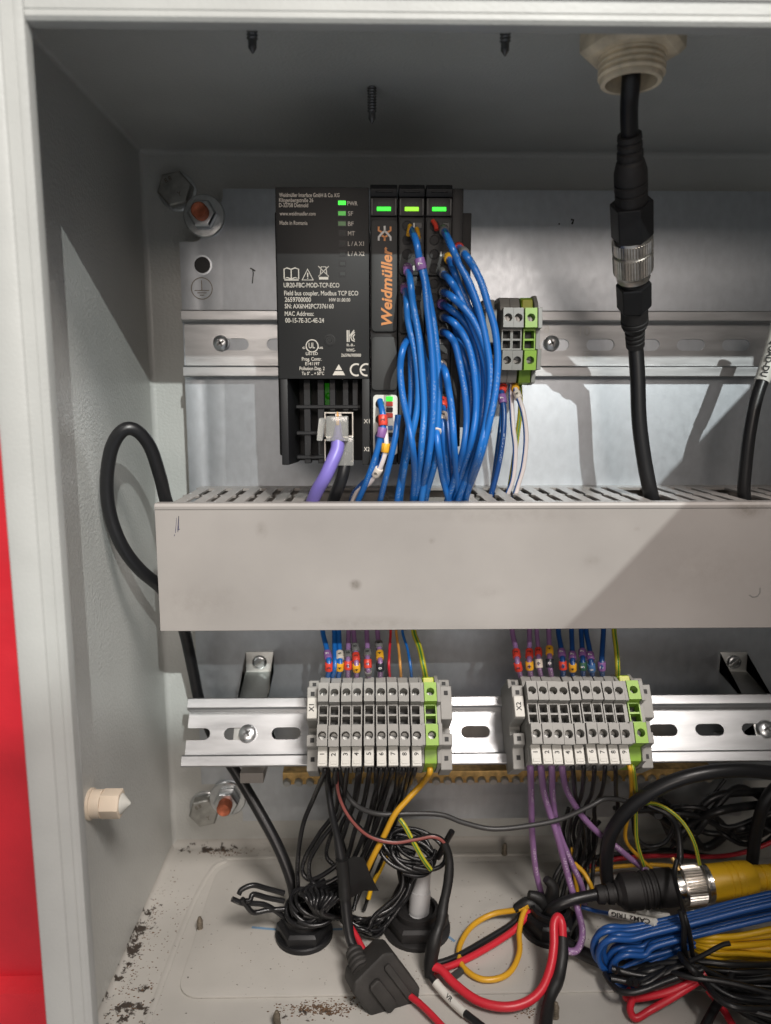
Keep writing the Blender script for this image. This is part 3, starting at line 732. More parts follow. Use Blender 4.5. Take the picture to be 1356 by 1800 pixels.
# symbols: book, warning triangle, crossed bin, ESD triangle, CE, ring of the listing mark, KC
mb = MB(); o = W(499, 492, YT); k = 1/3.93
def nxt():
    global mb
    mb.build('printed_symbol', 'print_white', face, smooth=0); mb = MB()
def sy(pts, w=0.4, closed=False): mb.stroke([(p[0]*k, p[1]*k) for p in pts], w, o, XA, ZA, closed)
sy([(1, 2), (1, 18), (6, 20), (12, 18), (13, 17), (14, 18), (20, 20), (26, 18), (26, 2), (20, 4), (14, 2), (13, 1), (12, 2), (6, 4)], 0.45, True); sy([(13.2, 2), (13.2, 17)], 0.45); sy([(1, 0), (26, 0)], 0.5)
nxt(); sy([(32, 0), (51, 0), (41.5, 18)], 0.55, True); sy([(41.5, 5), (41.5, 12)], 0.5); sy([(41.5, 2.3), (41.5, 3.6)], 0.5)
nxt(); sy([(63, 8), (65, 22), (73, 22), (75, 8)], 0.35); sy([(60, 23), (78, 6)], 0.3); sy([(78, 23), (60, 6)], 0.3); sy([(61, 3), (77, 3)], 1.1)
nxt(); o = W(549, 608, YT); sy([(10.5*math.cos(a*math.pi/12), 10.5*math.sin(a*math.pi/12)) for a in range(24)], 0.45, True)
nxt(); o = W(596, 659.5, YT)
mb.poly([(-11*k, 0), (11*k, 0), (7*k, 7*k), (-7*k, 7*k)], o, XA, ZA); mb.poly([(-6*k, 9*k), (6*k, 9*k), (0, 19*k)], o, XA, ZA)
nxt(); o = W(626.5, 650, YT); sy([(10*math.cos(math.radians(a)), 10*math.sin(math.radians(a))) for a in range(62, 299, 18)], 0.75)
o = W(644, 650, YT); sy([(10*math.cos(math.radians(a)), 10*math.sin(math.radians(a))) for a in range(68, 293, 18)], 0.75); sy([(-9, 0), (-1.5, 0)], 0.75)
nxt(); o = W(611, 601, YT); sy([(0, 0), (0, 20)], 0.6); sy([(3, 0), (3, 20)], 0.5); sy([(4, 10), (12, 20)], 0.5); sy([(13, 17), (8, 12), (6, 8), (8, 3), (13, 1)], 0.5); sy([(13, 13), (10, 9), (11, 5), (13, 4)], 0.5)
nxt()
q = W(580, 598); MB().lathe([(2.6, -0.02), (2.6, 0.25), (2.0, 0.3), (1.9, 0.1), (1.0, 0.1), (0.9, 0.3), (0.3, 0.3)], (q.x, YM, q.z), (0, -1, 0), 24).build('face_screw', 'label_black', cp)

# slice helper: the 12 mm wide electronics slices that plug side by side
def slice_head(t, x0, x1, zt, led, word):
    z345 = W(680, 345).z; z378 = W(680, 379).z; zt = W(680, 323).z
    MB().box(x0+0.25, x1-0.25, YM+2, -6, zlow, z345-0.4).build('housing', 'black', t, bevel=0.3)
    MB().prism([(YM+0.6, z345), (YM-0.4, zt-2.2), (YM+1.2, zt), (YM+18, zt), (YM+18, z345)], x0+0.3, x1-0.3, lambda a, u, v: (a, u, v)).build('latch', 'black', t, bevel=0.4)
    MB().box(x0+2.4, x1-2.4, YM-0.75, YM+2, z345+1.6, zt-3.0).build('latch_grip', 'black_gloss', t, bevel=0.3)
    pn = MB().box(x0+0.5, x1-0.5, YM+0.5, YM+3, z378, z345-0.4).build('lamp_panel', 'black', t, bevel=0.3)
    cx = (x0+x1)/2; zl = W(680, 367).z
    MB().box(x0+0.8, x0+1.3, YM+0.2, YM+0.7, z378+0.4, z345-1.0).box(x1-1.3, x1-0.8, YM+0.2, YM+0.7, z378+0.4, z345-1.0).build('panel_rim', 'term_dark', pn)
    MB().box(cx-3.1, cx+3.1, YM+0.15, YM+0.6, zl-0.85, zl+0.95).build('status_lamp', led, pn, bevel=0.2, seg=1)
    text(word, (cx, YM+0.4, zl+1.7), XA, ZA, width=5.0, height=1.1, m='led_off', parent=pn, align='CENTER')
slice_head(cp, xb+0.2, xc, ztop, 'led', 'MOD-ECO')
cx0, cx1 = xb+0.9, xc-0.3
def cover(px_top, px_bot, name):
    a = W(680, px_top).z; b = W(680, px_bot).z
    return MB().prism(rrect(cx0, cx1, b, a, 1.9, 5), YM+0.1, YM+2.2, lambda y, u, v: (u, y, v)).build(name, 'cover_grey', cp, bevel=0.35)
cv = cover(386, 583, 'blank_cover'); cover(592, 686, 'blank_cover')
q = W(688, 572, YM-0.02); zl_ = W(688, 434, YM).z
text('Weidmüller', (q.x+0.2, YM+0.02, q.z), ZA, -XA, width=zl_-q.z, height=4.6, m='print_orange', parent=cv, bold=0.028, shear=0.22)
o = W(676.5, 410, YM); o.y = YM+0.02
for m_, pl in (('print_orange', [[(-2.6, 2.8), (-2.6, 1.2), (-1.4, 0.5), (-0.4, 0)], [(2.6, 2.8), (2.6, 1.2), (1.4, 0.5), (0.4, 0)], [(-1.2, -0.9), (0, -1.7), (1.2, -0.9)], [(0, -1.7), (0, -3.2)]]),
               ('print_bright', [[(-2.6, -3.1), (-2.6, -1.6), (-1.0, 0.2), (0, 0.9)], [(2.6, -3.1), (2.6, -1.6), (1.0, 0.2), (0, 0.9)], [(0, 0.9), (0, 3.1)]])):
    mb = MB()
    for l in pl: mb.stroke(l, 0.85, o-Vector((0, 0.01 if m_ == 'print_bright' else 0, 0)), XA, ZA)
    mb.build('emblem', m_, cv, smooth=0)
# grey supply plug with holes and coloured pushers
a = W(656, 694); b = W(699, 800)
plug = MB().prism(rrect(a.x, b.x, b.z, a.z, 1.6, 4), YM-0.4, YM+2, lambda y, u, v: (u, y, v)).build('supply_plug', 'tag_white', cp, bevel=0.3)
for py in (710, 737, 764, 790):
    q = W(668, py); MB().lathe([(2.0, 0), (2.0, 0.1)], (q.x, YM-0.45, q.z), (0, -1, 0), 20).build('wire_hole', 'print_black', plug)
for py, m_ in ((701, 'led'), (710, 's_red'), (720, 'print_black'), (730, 's_red'), (752, 's_blue'), (764, 'print_black'), (772, 's_blue'), (790, 'tag_white')):
    q = W(685, py); MB().box(q.x-1.5, q.x+1.5, YM-1.0, YM-0.4, q.z-1.0, q.z+1.0).build('pusher', m_, plug, bevel=0.2, seg=1)

# two output slices
SX = [(xc, 23.9), (23.9, 36.0)]
for i, (x0, x1) in enumerate(SX):
    t = thing('output_module', ('slim black module with lime status lamp beside the orange lettering', 'rightmost slim black module with green status lamp')[i], 'module', ((x0+x1)/2, 0, 254), 'slim wired modules')
    slice_head(t, x0, x1, ztop, ('led_lime', 'led')[i], ('4DO-P', '16DI-P')[i])
    for j, (p0, p1) in enumerate(((384, 484), (486, 586), (588, 690), (692, 795))):
        z1 = W(725, p0).z; z0 = W(725, p1).z
        c = MB().prism(rrect(x0+0.6, x1-0.6, z0, z1, 1.6, 4), YM+0.1, YM+2.1, lambda y, u, v: (u, y, v)).build('connector_block', 'cover_grey', t, bevel=0.3)
        for k in range(4):
            zz = z1-(z1-z0)*(k+0.5)/4
            MB().lathe([(2.2, 0), (2.2, 0.3), (1.9, 0.35), (1.8, 0.12)], (x0+4.0, YM+0.05, zz), (0, -1, 0), 20).build('wire_hole', 'black_matt', c)
            MB().box(x0+7.6, x1-1.4, YM-0.3, YM+0.15, zz-1.3, zz+1.3).build('pusher', 'term_dark', c, bevel=0.2, seg=1)
            MB().box(x0+6.6, x0+7.4, YM-0.12, YM+0.15, zz-0.9, zz+1.1).build('marker', 'tag_white' if (j*4+k+i) % 3 == 0 else 'cover_grey', c)
# end bracket beside the modules
t = thing('module_end_bracket', 'dark end bracket clamped right of the black modules', 'bracket', (39, 0, 260))
MB().box(36.2, 41.2, -70, -8, 262, W(810, 331, -70).z).build('plate', 'black', t, bevel=0.5)
MB().box(41.4, 47.5, -50, -8, 270, W(815, 374, -50).z).build('foot', 'black_matt', t, bevel=0.5)
MB().box(37.6, 39.6, -70.6, -69.8, 270, 330).build('rib', 'black_matt', t)

# ================================================================== terminal blocks
def terminal(name, label, m, mtop, wd=5.0, group=None):
    """local axes: x along the rail, y up the face, z out of the rail"""
    t = thing(name, label, 'terminal', (0, 0, 0), group)
    hw = wd/2-0.06
    prof = [(-15, 3), (-21.4, 9), (-21.8, 24), (-20.8, 31), (-17.6, 32.4), (-14.6, 32.8), (-14.4, 39), (-5.2, 40), (-5, 34), (5, 34), (5.2, 40), (14.4, 39), (14.6, 35), (17.6, 34.4), (21.2, 31.4), (21.8, 24), (21.4, 9), (15, 3)]
    MB().prism(prof, -hw, hw, lambda a, u, v: (a, u, v)).build('body', m, t, bevel=0.18, seg=1)
    for sg in (1, -1):
        T = Matrix.Translation((0, sg*9.7, 40)) @ Matrix.Rotation(-sg*0.10, 4, 'X')
        MB(T).ringplate(-hw, hw, -4.7, 4.7, lambda a: 1.95, -1.4, 5.2, 20).build('screw_tower', m, t, smooth=30)
        sc = MB(T).lathe([(1.9, -1.6), (1.9, -0.2), (1.6, 0.2)], (0, 0, 0), (0, 0, 1), 16).build('screw', 'dull_zinc', t)
        MB(T @ Matrix.Rotation(0.7+sg, 4, 'Z')).box(-1.5, 1.5, -0.3, 0.3, -0.2, 0.26).build('slot', 'dark_screw', sc)
    mb = MB()
    mb.box(-hw, -hw+0.55, -5, 5, 34, 41.6).box(hw-0.55, hw, -5, 5, 34, 41.6).box(-hw+0.55, hw-0.55, -0.5, 0.4, 34, 41.2).box(-hw+0.55, hw-0.55, 4.3, 5, 34, 41.6).box(-hw+0.55, hw-0.55, -5, -4.3, 34, 41.6)
    mb.build('jumper_slot', m, t, smooth=0)
    MB().box(-hw+0.6, hw-0.6, -4.2, 4.2, 34.02, 34.6).build('shaded_busbar', 'term_dark', t)  # metal at the slot bottom, coloured dark to deepen the shade inside
    if m == 'term_green':
        MB().box(-hw+0.3, hw-0.3, 15.4, 20, 32, 35).build('foot', 'term_yellow', t, bevel=0.3, seg=1)
    return t
def endplate(parent_name, label, wd, M):
    t = thing('end_plate', label, 'end plate', (0, 0, 0))
    prof = [(-15, 3), (-21.8, 9), (-22.2, 24), (-21, 32.6), (-15, 34), (-14.8, 44.6), (-5, 45.8), (-4.8, 41), (4.8, 41), (5, 45.8), (14.8, 44.6), (15, 36), (18, 35), (22.2, 30), (22.2, 24), (21.8, 9), (15, 3)]
    MB().prism(prof, -wd/2, wd/2, lambda a, u, v: (a, u, v)).build('plate', 'term_grey', t, bevel=0.15, seg=1)
    t.matrix_world = M; return t
def end_bracket(label, M, word=None, wd=5.6):
    t = thing('terminal_end_bracket', label, 'bracket', (0, 0, 0), 'end brackets of the terminal strips')
    prof = [(-16, 3), (-22.5, 6), (-22.8, 24), (-13, 26), (-12.4, 31), (-7, 31.4), (-6.4, 22), (-2, 22), (-1.4, 37), (14.6, 38.4), (15.4, 30), (20.4, 29), (21, 8), (15, 3)]
    MB().prism(prof, -wd/2, wd/2, lambda a, u, v: (a, u, v)).build('body', 'term_grey', t, bevel=0.3, seg=1)
    for u, n in ((-17.5, 25.2), (-9.6, 31.3), (11.2, 38.2), (18, 29.5)):
        MB().box(-0.95, 0.95, u-1.05, u+1.05, n-1, n+0.14).build('square_hole', 'print_black', t)
    if word:
        tg = MB().box(-wd/2+0.4, wd/2-0.4, -1.0, 9.2, 37.2, 39.6).build('marker_tag', 'tag_white', t, bevel=0.3, seg=1)
        text(word, (0.9, 4.0, 39.68), (0, 1, 0), (-1, 0, 0), height=2.4, m='print_black', parent=tg, align='CENTER', bold=0.02)
    t.matrix_world = M; return t
def mm(M): 
    m = M.copy(); m.translation = m.translation*S; return m
def onrail(Mr, x): return mm(Mr @ Matrix.Translation((x-Mr.translation.x, 0, 0)))
gproto = terminal('terminal_block', 'x', 'term_grey', 'term_grey')
eproto = terminal('ground_terminal', 'x', 'term_green', 'term_green', 6.0)
def place(proto, key, M, label, group):
    o = copy_tree(proto)
    o.matrix_world = M @ Matrix.Translation((random.uniform(-.05, .05)*S, random.uniform(-.25, .25)*S, random.uniform(-.2, .2)*S)) @ Matrix.Rotation(random.uniform(-.006, .006), 4, 'Z') @ Matrix.Rotation(random.uniform(-.008, .008), 4, 'Y')
    tag(o, label, 'terminal', group); return o
# upper group
xs = [P(px, 590, -45).x for px in (893, 912.0, 935)]
place(gproto, 'g', onrail(MU, xs[0]), 'grey terminal on the upper rail, next to the blue wires', 'small upper terminal group')
place(gproto, 'g', onrail(MU, xs[0]+5.05), 'grey terminal on the upper rail, next to the green one', 'small upper terminal group')
place(eproto, 'e', onrail(MU, xs[0]+11.6), 'green-yellow ground terminal on the upper rail', 'small upper terminal group')
endplate('e', 'thin grey end plate right of the green terminal on the upper rail', 2.0, onrail(MU, xs[0]+15.7))
end_bracket('grey end bracket half hidden behind the blue wires on the upper rail', onrail(MU, xs[0]-7.2))
# the two long strips
ORD = 'first second third fourth fifth sixth seventh eighth ninth'.split()
def strip(word, pxa, pxb, side):
    fy_ = (RC+LN*45).y
    xa_, xb_ = P(pxa, 1255, fy_).x, P(pxb, 1255, fy_).x; st = (xb_-xa_)/8
    for k in range(9):
        t = place(gproto, 'g', onrail(ML, xa_+k*st+(0.5 if k > 4 else 0)), '%s grey terminal from the left in the %s terminal strip, %s' % (ORD[k], side, word), 'terminals of strip '+word)
        tg = MB().box(-2.2, 2.2, -23.0, -13.4, 36.2, 39.2).box(-1.6, 1.6, -22.0, -20.6, 39.2, 39.5).build('number_tag', 'tag_white', t, bevel=0.3, seg=1)
        text(str(k+1), (0.85, -17.6, 39.28), (0, 1, 0), (-1, 0, 0), height=2.1, m='print_black', parent=tg, align='CENTER', bold=0.02)
    xg = xb_+6.6
    endplate('e', 'thin grey end plate between terminal 9 and the green terminal of strip '+word, 1.6, onrail(ML, xb_+3.6+0.1))
    place(eproto, 'e', onrail(ML, xb_+7.6), 'green-yellow ground terminal at the right end of strip '+word, 'terminals of strip '+word)
    endplate('e', 'thin grey end plate right of the green terminal of strip '+word, 1.8, onrail(ML, xb_+11.7))
    end_bracket('grey end bracket with the %s tag, left of strip %s' % (word, word), onrail(ML, xa_-5.7), word)
    end_bracket('plain grey end bracket right of strip '+word, onrail(ML, xb_+15.8))
    return xa_, st
X1a, X1s = strip('X1', 568, 730, 'left')
X2a, X2s = strip('X2', 939, 1092, 'right')
for pr0 in (gproto, eproto):
    for ch in list(pr0.children_recursive): bpy.data.objects.remove(ch)
    bpy.data.objects.remove(pr0)

# brass ground bar below the rail
gb = thing('ground_bar', 'brass ground bar with a row of screws under the lower rail', 'ground bar', (75, -20, P(600, 1370, -26).z-4))
zg = P(600, 1366, -26).z
MB().box(P(498, 1366, -26).x, P(1250, 1366, -26).x, -28, -20, zg-3.2, zg+4).build('bar', 'brass', gb, bevel=0.4)
x = P(505, 1366, -28).x; proto = None
while x < P(1245, 1366, -28).x:
    if proto is None:
        proto = MB().lathe([(2.3, 0), (2.3, 1.6), (1.8, 2.4)], (x, -27.8, zg-1.2), (0, -1, -0.25), 14).build('screw', 'bracket_zinc', gb); x0_ = x
    else:
        c = proto.copy(); col.objects.link(c); c.parent = gb; c.location.x = (x-x0_)*S
    x += 6.4
for px, lb in ((430, 'left'), ):
    MB().box(P(430, 1357, -20).x, P(470, 1357, -20).x, -34, -3, P(430, 1361, -24).z, P(430, 1361, -24).z+6).build('support', 'duct', gb, bevel=0.4)

# ================================================================== glands, screws and small fittings
def ribbed(prof): return prof
g = P(1110, 62, -100)
GY = -96.0; GXx = PZ(1110, 88, ZC).x
gy = PZ(1112, 70, ZC).y
gl = thing('cable_gland', 'dirty white plastic cable gland nut hanging from the top panel', 'cable gland', (GXx, gy, ZC-30))
gc = PZ(1112, 92, ZC-11)
hexprism(MB(), 33, 0, 12.5, (gc.x, gc.y, ZC), (0, 0, -1), 8, 2.2).build('nut', 'gland_white', gl, bevel=0.7)
MB().lathe([(18.6, 0), (18.6, 2.0), (17.5, 2.6)], (gc.x, gc.y, ZC-0.01), (0, 0, -1), 36).build('flange', 'gland_white', gl)
pr_ = []
for k in range(4): pr_ += [(11.0, 12+k*2.0), (12.0, 12.6+k*2.0), (12.0, 13.2+k*2.0), (11.0, 13.8+k*2.0)]
pr_ += [(11.2, 20.4), (10.8, 21.6), (9.2, 21.6), (9.0, 9)]
MB().lathe(pr_, (gc.x, gc.y, ZC), (0, 0, -1), 36, capb=True).build('threaded_neck', 'gland_white', gl, smooth=50)
def tek(label, top, ln, r, m, lean=(0, 0), name='self_tapping_screw', group='screw tips poking through the panels'):
    top = Vector(top); prof = []; n = int(ln/1.2)
    for k in range(n): prof += [(r*0.78, k*1.2), (r, k*1.2+0.5), (r*0.78, k*1.2+1.0)]
    prof += [(r*0.75, ln), (r*0.75, ln+2.5), (0.2, ln+4.5)]
    return tag(MB().lathe(prof, top, (lean[0], lean[1], -1), 14).build(name, m), label, 'screw', group)
q = PZ(654, 153, ZC); tek('black drill screw tip under the top panel, above the module', (q.x, q.y, ZC), 11, 2.1, 'dark_screw', (0.0, -0.05))
q = PZ(443, 40, ZC); tek('black screw tip at the front of the top panel, leftmost', (q.x, q.y, ZC), 6, 2.1, 'dark_screw')
q = PZ(889, 45, ZC); tek('black screw tip at the front of the top panel, near the white gland', (q.x, q.y, ZC), 6, 2.1, 'dark_screw')
def stub(px, py, label, h=6.5, r=1.7):
    q = PZ(px, py, 1.0); prof = [(r*1.15, 0), (r*1.15, 0.4)]
    for k in range(int(h/1.1)): prof += [(r*0.85, 0.5+k*1.1), (r, 0.9+k*1.1), (r*0.85, 1.3+k*1.1)]
    prof += [(r*0.7, h), (r*0.5, h+1.2), (0.1, h+1.6)]
    tag(MB().lathe(prof, (q.x, q.y, 0.5), (0.02, -0.08, 1), 14).build('screw_stub', 'rust'), label, 'screw', 'rusty screw tips standing on the floor')
stub(352, 1632, 'rusty screw tip standing on the floor at the left, on bare paint')
stub(487, 1800, 'rusty screw tip in the brown crust at the bottom edge')
stub(887, 1500, 'rusty screw tip near the back edge of the floor, right of the grey tube')
stub(976, 1785, 'rusty screw tip beside the taped black cable at the bottom')
# beige plug on the left side panel
c = PX(158, 1413, XL); 
bp_ = thing('wall_plug', 'beige plastic pointed plug sticking out of the left side panel', 'plug', (XL, c.y, c.z))
MB().lathe([(7.0, 0), (7.0, 1.2), (6.3, 1.5), (6.3, 6)], (XL, c.y, c.z), (1, 0, 0), 28).build('collar', 'beige', bp_)
hexprism(MB(), 11.4, 6, 14.5, (XL, c.y, c.z), (1, 0, 0), 0, 0.4).build('hex_body', 'beige', bp_, bevel=0.4)
MB().lathe([(4.6, 14.5), (4.4, 14.9), (0.5, 18.5)], (XL, c.y, c.z), (1, 0, 0), 24).build('tip', 'tag_white', bp_)

def floor_gland(px, py, label, af, h, m='black', neck=None):
    q = PZ(px, py, h*0.5); t = thing('floor_gland', label, 'cable gland', (q.x, q.y, 1.3))
    MB().lathe([(af*0.60, 0), (af*0.60, 2.2), (af*0.57, 2.8), (af*0.4, 3)], (q.x, q.y, 1.31), (0, 0, 1), 36).build('flange', m, t)
    hexprism(MB(), af, 2.5, h, (q.x, q.y, 1.3), (0, 0, 1), 0, 1.6).build('nut', m, t, bevel=0.5)
    r0 = neck or af*0.4
    MB().lathe([(r0, h-0.5), (r0, h+3.2), (r0-1.4, h+3.6), (r0-2.0, h+3.4), (r0-2.2, h-0.4)], (q.x, q.y, 1.3), (0, 0, 1), 32).build('collar', m, t)
    return q
g1 = floor_gland(535, 1634, 'black gland on the floor with coiled black wires above it', 25.5, 8.5)
g2 = floor_gland(733, 1622, 'open black gland on the floor holding the grey tube', 30, 9.5, 'black_matt', 11.8)
g3 = floor_gland(967, 1622, 'black gland on the floor crowded by purple and red wires', 26, 10)
# grey conduit tube in the middle gland
b0 = Vector((g2.x+0.6, g2.y, 4)); b1 = P(743, 1520, g2.y+5)
tb = thing('conduit_tube', 'grey plastic tube rising out of the middle floor gland', 'tube', b0)
ax = (b1-b0).normalized(); L_ = (b1-b0).length
MB().lathe([(6.6, 4), (6.6, 5.5), (5.6, 6.2), (5.6, L_*0.56), (5.2, L_*0.56)], b0, ax, 32).build('sleeve', 'tube_grey', tb, smooth=30)
MB().lathe([(4.9, 0), (4.9, L_), (4.3, L_), (4.2, L_-3)], b0, ax, 32).build('inner_tube', 'tube_grey', tb, smooth=30)
# blue layout marks on the floor
mb = MB()
for (p, q_) in (((443, 1630), (488, 1634)), ((575, 1634), (602, 1633)), ((528, 1655), (533, 1676)), ((782, 1560), (776, 1590)), ((780, 1640), (800, 1655))):
    a = PZ(*p, 1.36); b = PZ(*q_, 1.36); MB().stroke([(a.x, a.y), (b.x, b.y)], 1.6, (0, 0, 1.36), (1, 0, 0), (0, 1, 0)).build('layout_mark', 'blue_chalk', enc, smooth=0)

# crumbs of dirt lying on the floor
mb = MB()
def crumb(x, y, s, z=0.02):
    a = random.random()*6.28; n = 5; top = Vector((x, y, z+s*0.45)); base = []
    for k in range(n):
        t = a+k*6.283/n; rr = s*random.uniform(0.5, 1.1); base.append(Vector((x+rr*math.cos(t), y+rr*math.sin(t)*random.uniform(.4, 1), z)))
    mb.add(base+[top], [(k, (k+1) % n, n) for k in range(n)])
def zfl(x, y): return 1.32 if (x > GX0+1 and GY0+1 < y < GY1-1) else 0.02
for (cx, cy, sx, sy_, n, sm) in ((-121, -60, 4.5, 55, 190, .6), (-112, -95, 10, 22, 110, .7), (-92, 17, 18, 3.5, 90, .8), (-24, -105, 14, 3.6, 420, .75), (-108, -45, 6, 25, 60, .6), (60, -55, 45, 35, 170, .5), (-50, -60, 35, 35, 110, .38), (15, -88, 14, 10, 60, .5), (150, -70, 60, 40, 80, .6), (20, 10, 60, 5, 30, .5), (-5, -99, 10, 2.2, 120, .7), (73, -108, 6, 4, 60, .7)):
    for k in range(n):
        x = random.gauss(cx, sx*0.6); y = random.gauss(cy, sy_*0.6)
        if x < XL+1 or y > YB-1: continue
        crumb(x, y, sm*random.uniform(.3, 1.15), zfl(x, y))
tag(mb.build('dirt_crumbs', 'crust', smooth=0), 'dark brown crumbs of dirt scattered over the painted floor', 'dirt', kind='stuff')

# ================================================================== hanging cable with round connectors
Yc = lambda t: -99+52*t
def hang(px, py):                                        # the cable swings back from the gland towards the plate
    t = max(0.0, min(1.0, (py-150)/420.0)); return P(px, py, gc.y+( -46-gc.y)*t)
cab = thing('gland_cable', 'black cable with two joined round connectors hanging from the white gland', 'cable', hang(1140, 860))
mb = MB(); mb.tube(catmull([Vector((gc.x, gc.y, ZC-2)), Vector((gc.x, gc.y, ZC-20)), hang(1106, 190), hang(1107, 240)], 6), 3.4, 12); mb.build('upper_cable', 'w_cable', cab, smooth=60)
mb = MB(); mb.tube(catmull([hang(1117, 600), hang(1121, 660), hang(1124, 740), hang(1133, 810), hang(1143, 862), P(1150, 890, -44)], 8), 3.7, 12); mb.build('lower_cable', 'w_cable', cab, smooth=60)
A0, A1 = hang(1107, 236), hang(1117, 610)
axc = (A1-A0).normalized(); LA = (A1-A0).length
def fr_(py): return (py-236)/(610-236)*LA
def seg_(prof, m, name, hexa=False, seg=28):
    MB().lathe([(r, fr_(h)) for r, h in prof], A0, axc, 6 if hexa else seg).build(name, m, cab, smooth=0 if hexa else 32, bevel=0.5 if hexa else 0)
seg_([(4.6, 236), (4.8, 243), (4.1, 245), (4.1, 247), (4.9, 249), (4.9, 255), (4.2, 257), (4.2, 259), (5.1, 261), (5.2, 268), (4.5, 270), (4.6, 272), (5.5, 275), (6.6, 290), (6.7, 303), (6.1, 304), (6.1, 306), (6.7, 307), (6.7, 318), (6.1, 319), (6.1, 321), (6.6, 322), (6.6, 340)], 'black_matt', 'upper_strain_relief')
seg_([(8.7, 337), (8.9, 339), (8.9, 392), (8.6, 395), (7, 395)], 'black', 'square_grip', True)
kp = []
MB().lathe([(8.0, fr_(394)), (8.3, fr_(397)), (8.3, fr_(418)), (7.9, fr_(419.5)), (7.9, fr_(421)), (8.3, fr_(422)), (8.3, fr_(456)), (7.6, fr_(460)), (7.4, fr_(462)), (7.4, fr_(469)), (6, fr_(470))], A0, axc, 40).build('coupling_nut', 'knurl', cab, smooth=20)
x_, y_, z_ = basis(axc)
mb = MB()
for k in range(44):
    a = 2*math.pi*k/44; c = A0+x_*(8.25*math.cos(a))+y_*(8.25*math.sin(a)); tx = -x_*math.sin(a)+y_*math.cos(a); rd = x_*math.cos(a)+y_*math.sin(a)
    for h0, h1 in ((fr_(398), fr_(417)), (fr_(423), fr_(455))):
        vs = [c+axc*h+tx*s+rd*o for h in (h0, h1) for s, o in ((-0.38, 0), (0, 0.45), (0.38, 0))]
        mb.add(vs, [(0, 1, 4, 3), (1, 2, 5, 4), (0, 2, 1), (3, 4, 5)])
o = mb.build('knurling', 'knurl', cab, smooth=0); o['kind'] = 'stuff'
seg_([(5.8, 468), (5.8, 482)], 'black_matt', 'neck')
seg_([(7.6, 479), (7.9, 482), (7.9, 524), (7.3, 528), (6, 529)], 'black', 'lower_grip', True)
seg_([(6.2, 526), (6.3, 548), (5.9, 549), (5.9, 551), (6.4, 552), (6.4, 557), (5.8, 558), (5.8, 560), (6.2, 561), (5.6, 567), (4.9, 570), (4.6, 573), (4.0, 575), (4.0, 577), (4.7, 578), (4.6, 582), (4.0, 583), (4.0, 586), (4.6, 587), (4.5, 592), (4.0, 593), (4.0, 595), (4.5, 596), (4.4, 607), (3.7, 610)], 'black_matt', 'lower_strain_relief')

# cable with a printed white sleeve at the right edge
rc_ = [P(1372, 560, -38), P(1350, 640, -42), P(1330, 700, -45), P(1318, 760, -46), P(1311, 820, -46), P(1308, 862, -46), P(1312, 895, -46)]
t = thing('sleeved_cable', 'black cable with a white printed sleeve at the right edge', 'cable', rc_[-1])
path = catmull(rc_, 8); MB().tube(path, 3.2, 12).build('jacket', 'w_cable', t, smooth=60)
sl_ = MB().tube(path[0:13], 3.75, 12).build('printed_sleeve', 'tag_white', t, smooth=60)
dv = (path[11]-path[5]).normalized(); vw = (CAM-path[9]); vw = (vw-dv*vw.dot(dv)).normalized(); cx = vw.cross(dv)
text('QUAD-DU', path[12]+vw*3.85-dv*21.0-vw.cross(dv)*1.4, dv, vw.cross(dv), width=19.5, height=2.9, m='print_black', parent=sl_, bold=0.02)

# black cable that loops out of the duct's open end and runs down to the floor gland
wire('looped_cable', 'thick black cable looping beside the duct and down to the left floor gland',
     [(325, 930, -52), (296, 890, -55), (282, 838, -60), (264, 785, -66), (240, 757, -70), (216, 757, -72), (196, 790, -72), (188, 850, -71), (194, 905, -70), (214, 958, -68), (245, 1000, -62), (285, 1035, -52), (312, 1075, -38), (326, 1115, -26), (340, 1180, -16), (352, 1235, -12), (378, 1300, -14), (418, 1362, -22), (455, 1425, -30), (490, 1490, -38), (513, 1550, -44), (522, 1600, -48), Vector((g1.x, g1.y, 2))], 3.15, 'w_cable', 'cable', seg=14, n=8)

# network leads
pl = thing('patch_lead', 'lilac network lead plugged into the upper socket of the black module', 'cable', P(560, 885, -66))
pp = catmull([P(594, 770, -76), P(593, 790, -78), P(584, 812, -80), P(572, 838, -80), P(558, 862, -76), P(546, 890, -68)], 8)
MB().tube(pp, 3.1, 14).build('jacket', 'w_lilac', pl, smooth=60)
q = P(594, 745, -72)
MB().box(q.x-5.0, q.x+5.0, -79.5, -68.5, q.z-7.5, q.z+3.6).build('clear_plug', 'clear', pl, bevel=0.5)
MB().tube([P(594, 732, -76), P(595, 745, -77), P(594, 772, -76)], [0.5, 1.2, 2.5], 10).build('inner_wires', 'w_lilac', pl, smooth=60)
MB().tube([P(593.5, 724, -77.5), P(594, 736, -78.3), P(594, 747, -78)], [0.3, 0.7, 0.9], 8).build('orange_core', 'w_orange', pl, smooth=60)
MB().prism([(-80.5, q.z+3), (-81.5, q.z+2.6), (-83.5, q.z-7), (-82.6, q.z-7.2), (-79.6, q.z+2)], q.x-7.4, q.x-5.1, lambda a, u, v: (a+(u+80)*0.45, u, v)).build('latch_tab', 'clear', pl, bevel=0.2, seg=1)
bl_ = thing('black_patch_lead', 'black network lead plugged into the lower socket behind the lilac one', 'cable', P(585, 885, -60))
MB().tube(catmull([P(607, 795, -70), P(606, 820, -72), P(600, 845, -72), P(590, 870, -68), P(582, 895, -62)], 8), 2.9, 12).build('jacket', 'w_cable', bl_, smooth=60)
q = P(606, 790, -68); MB().box(q.x-4.4, q.x+4.4, -75, -66, q.z-7, q.z+6).build('clear_plug', 'clear', bl_, bevel=0.5)

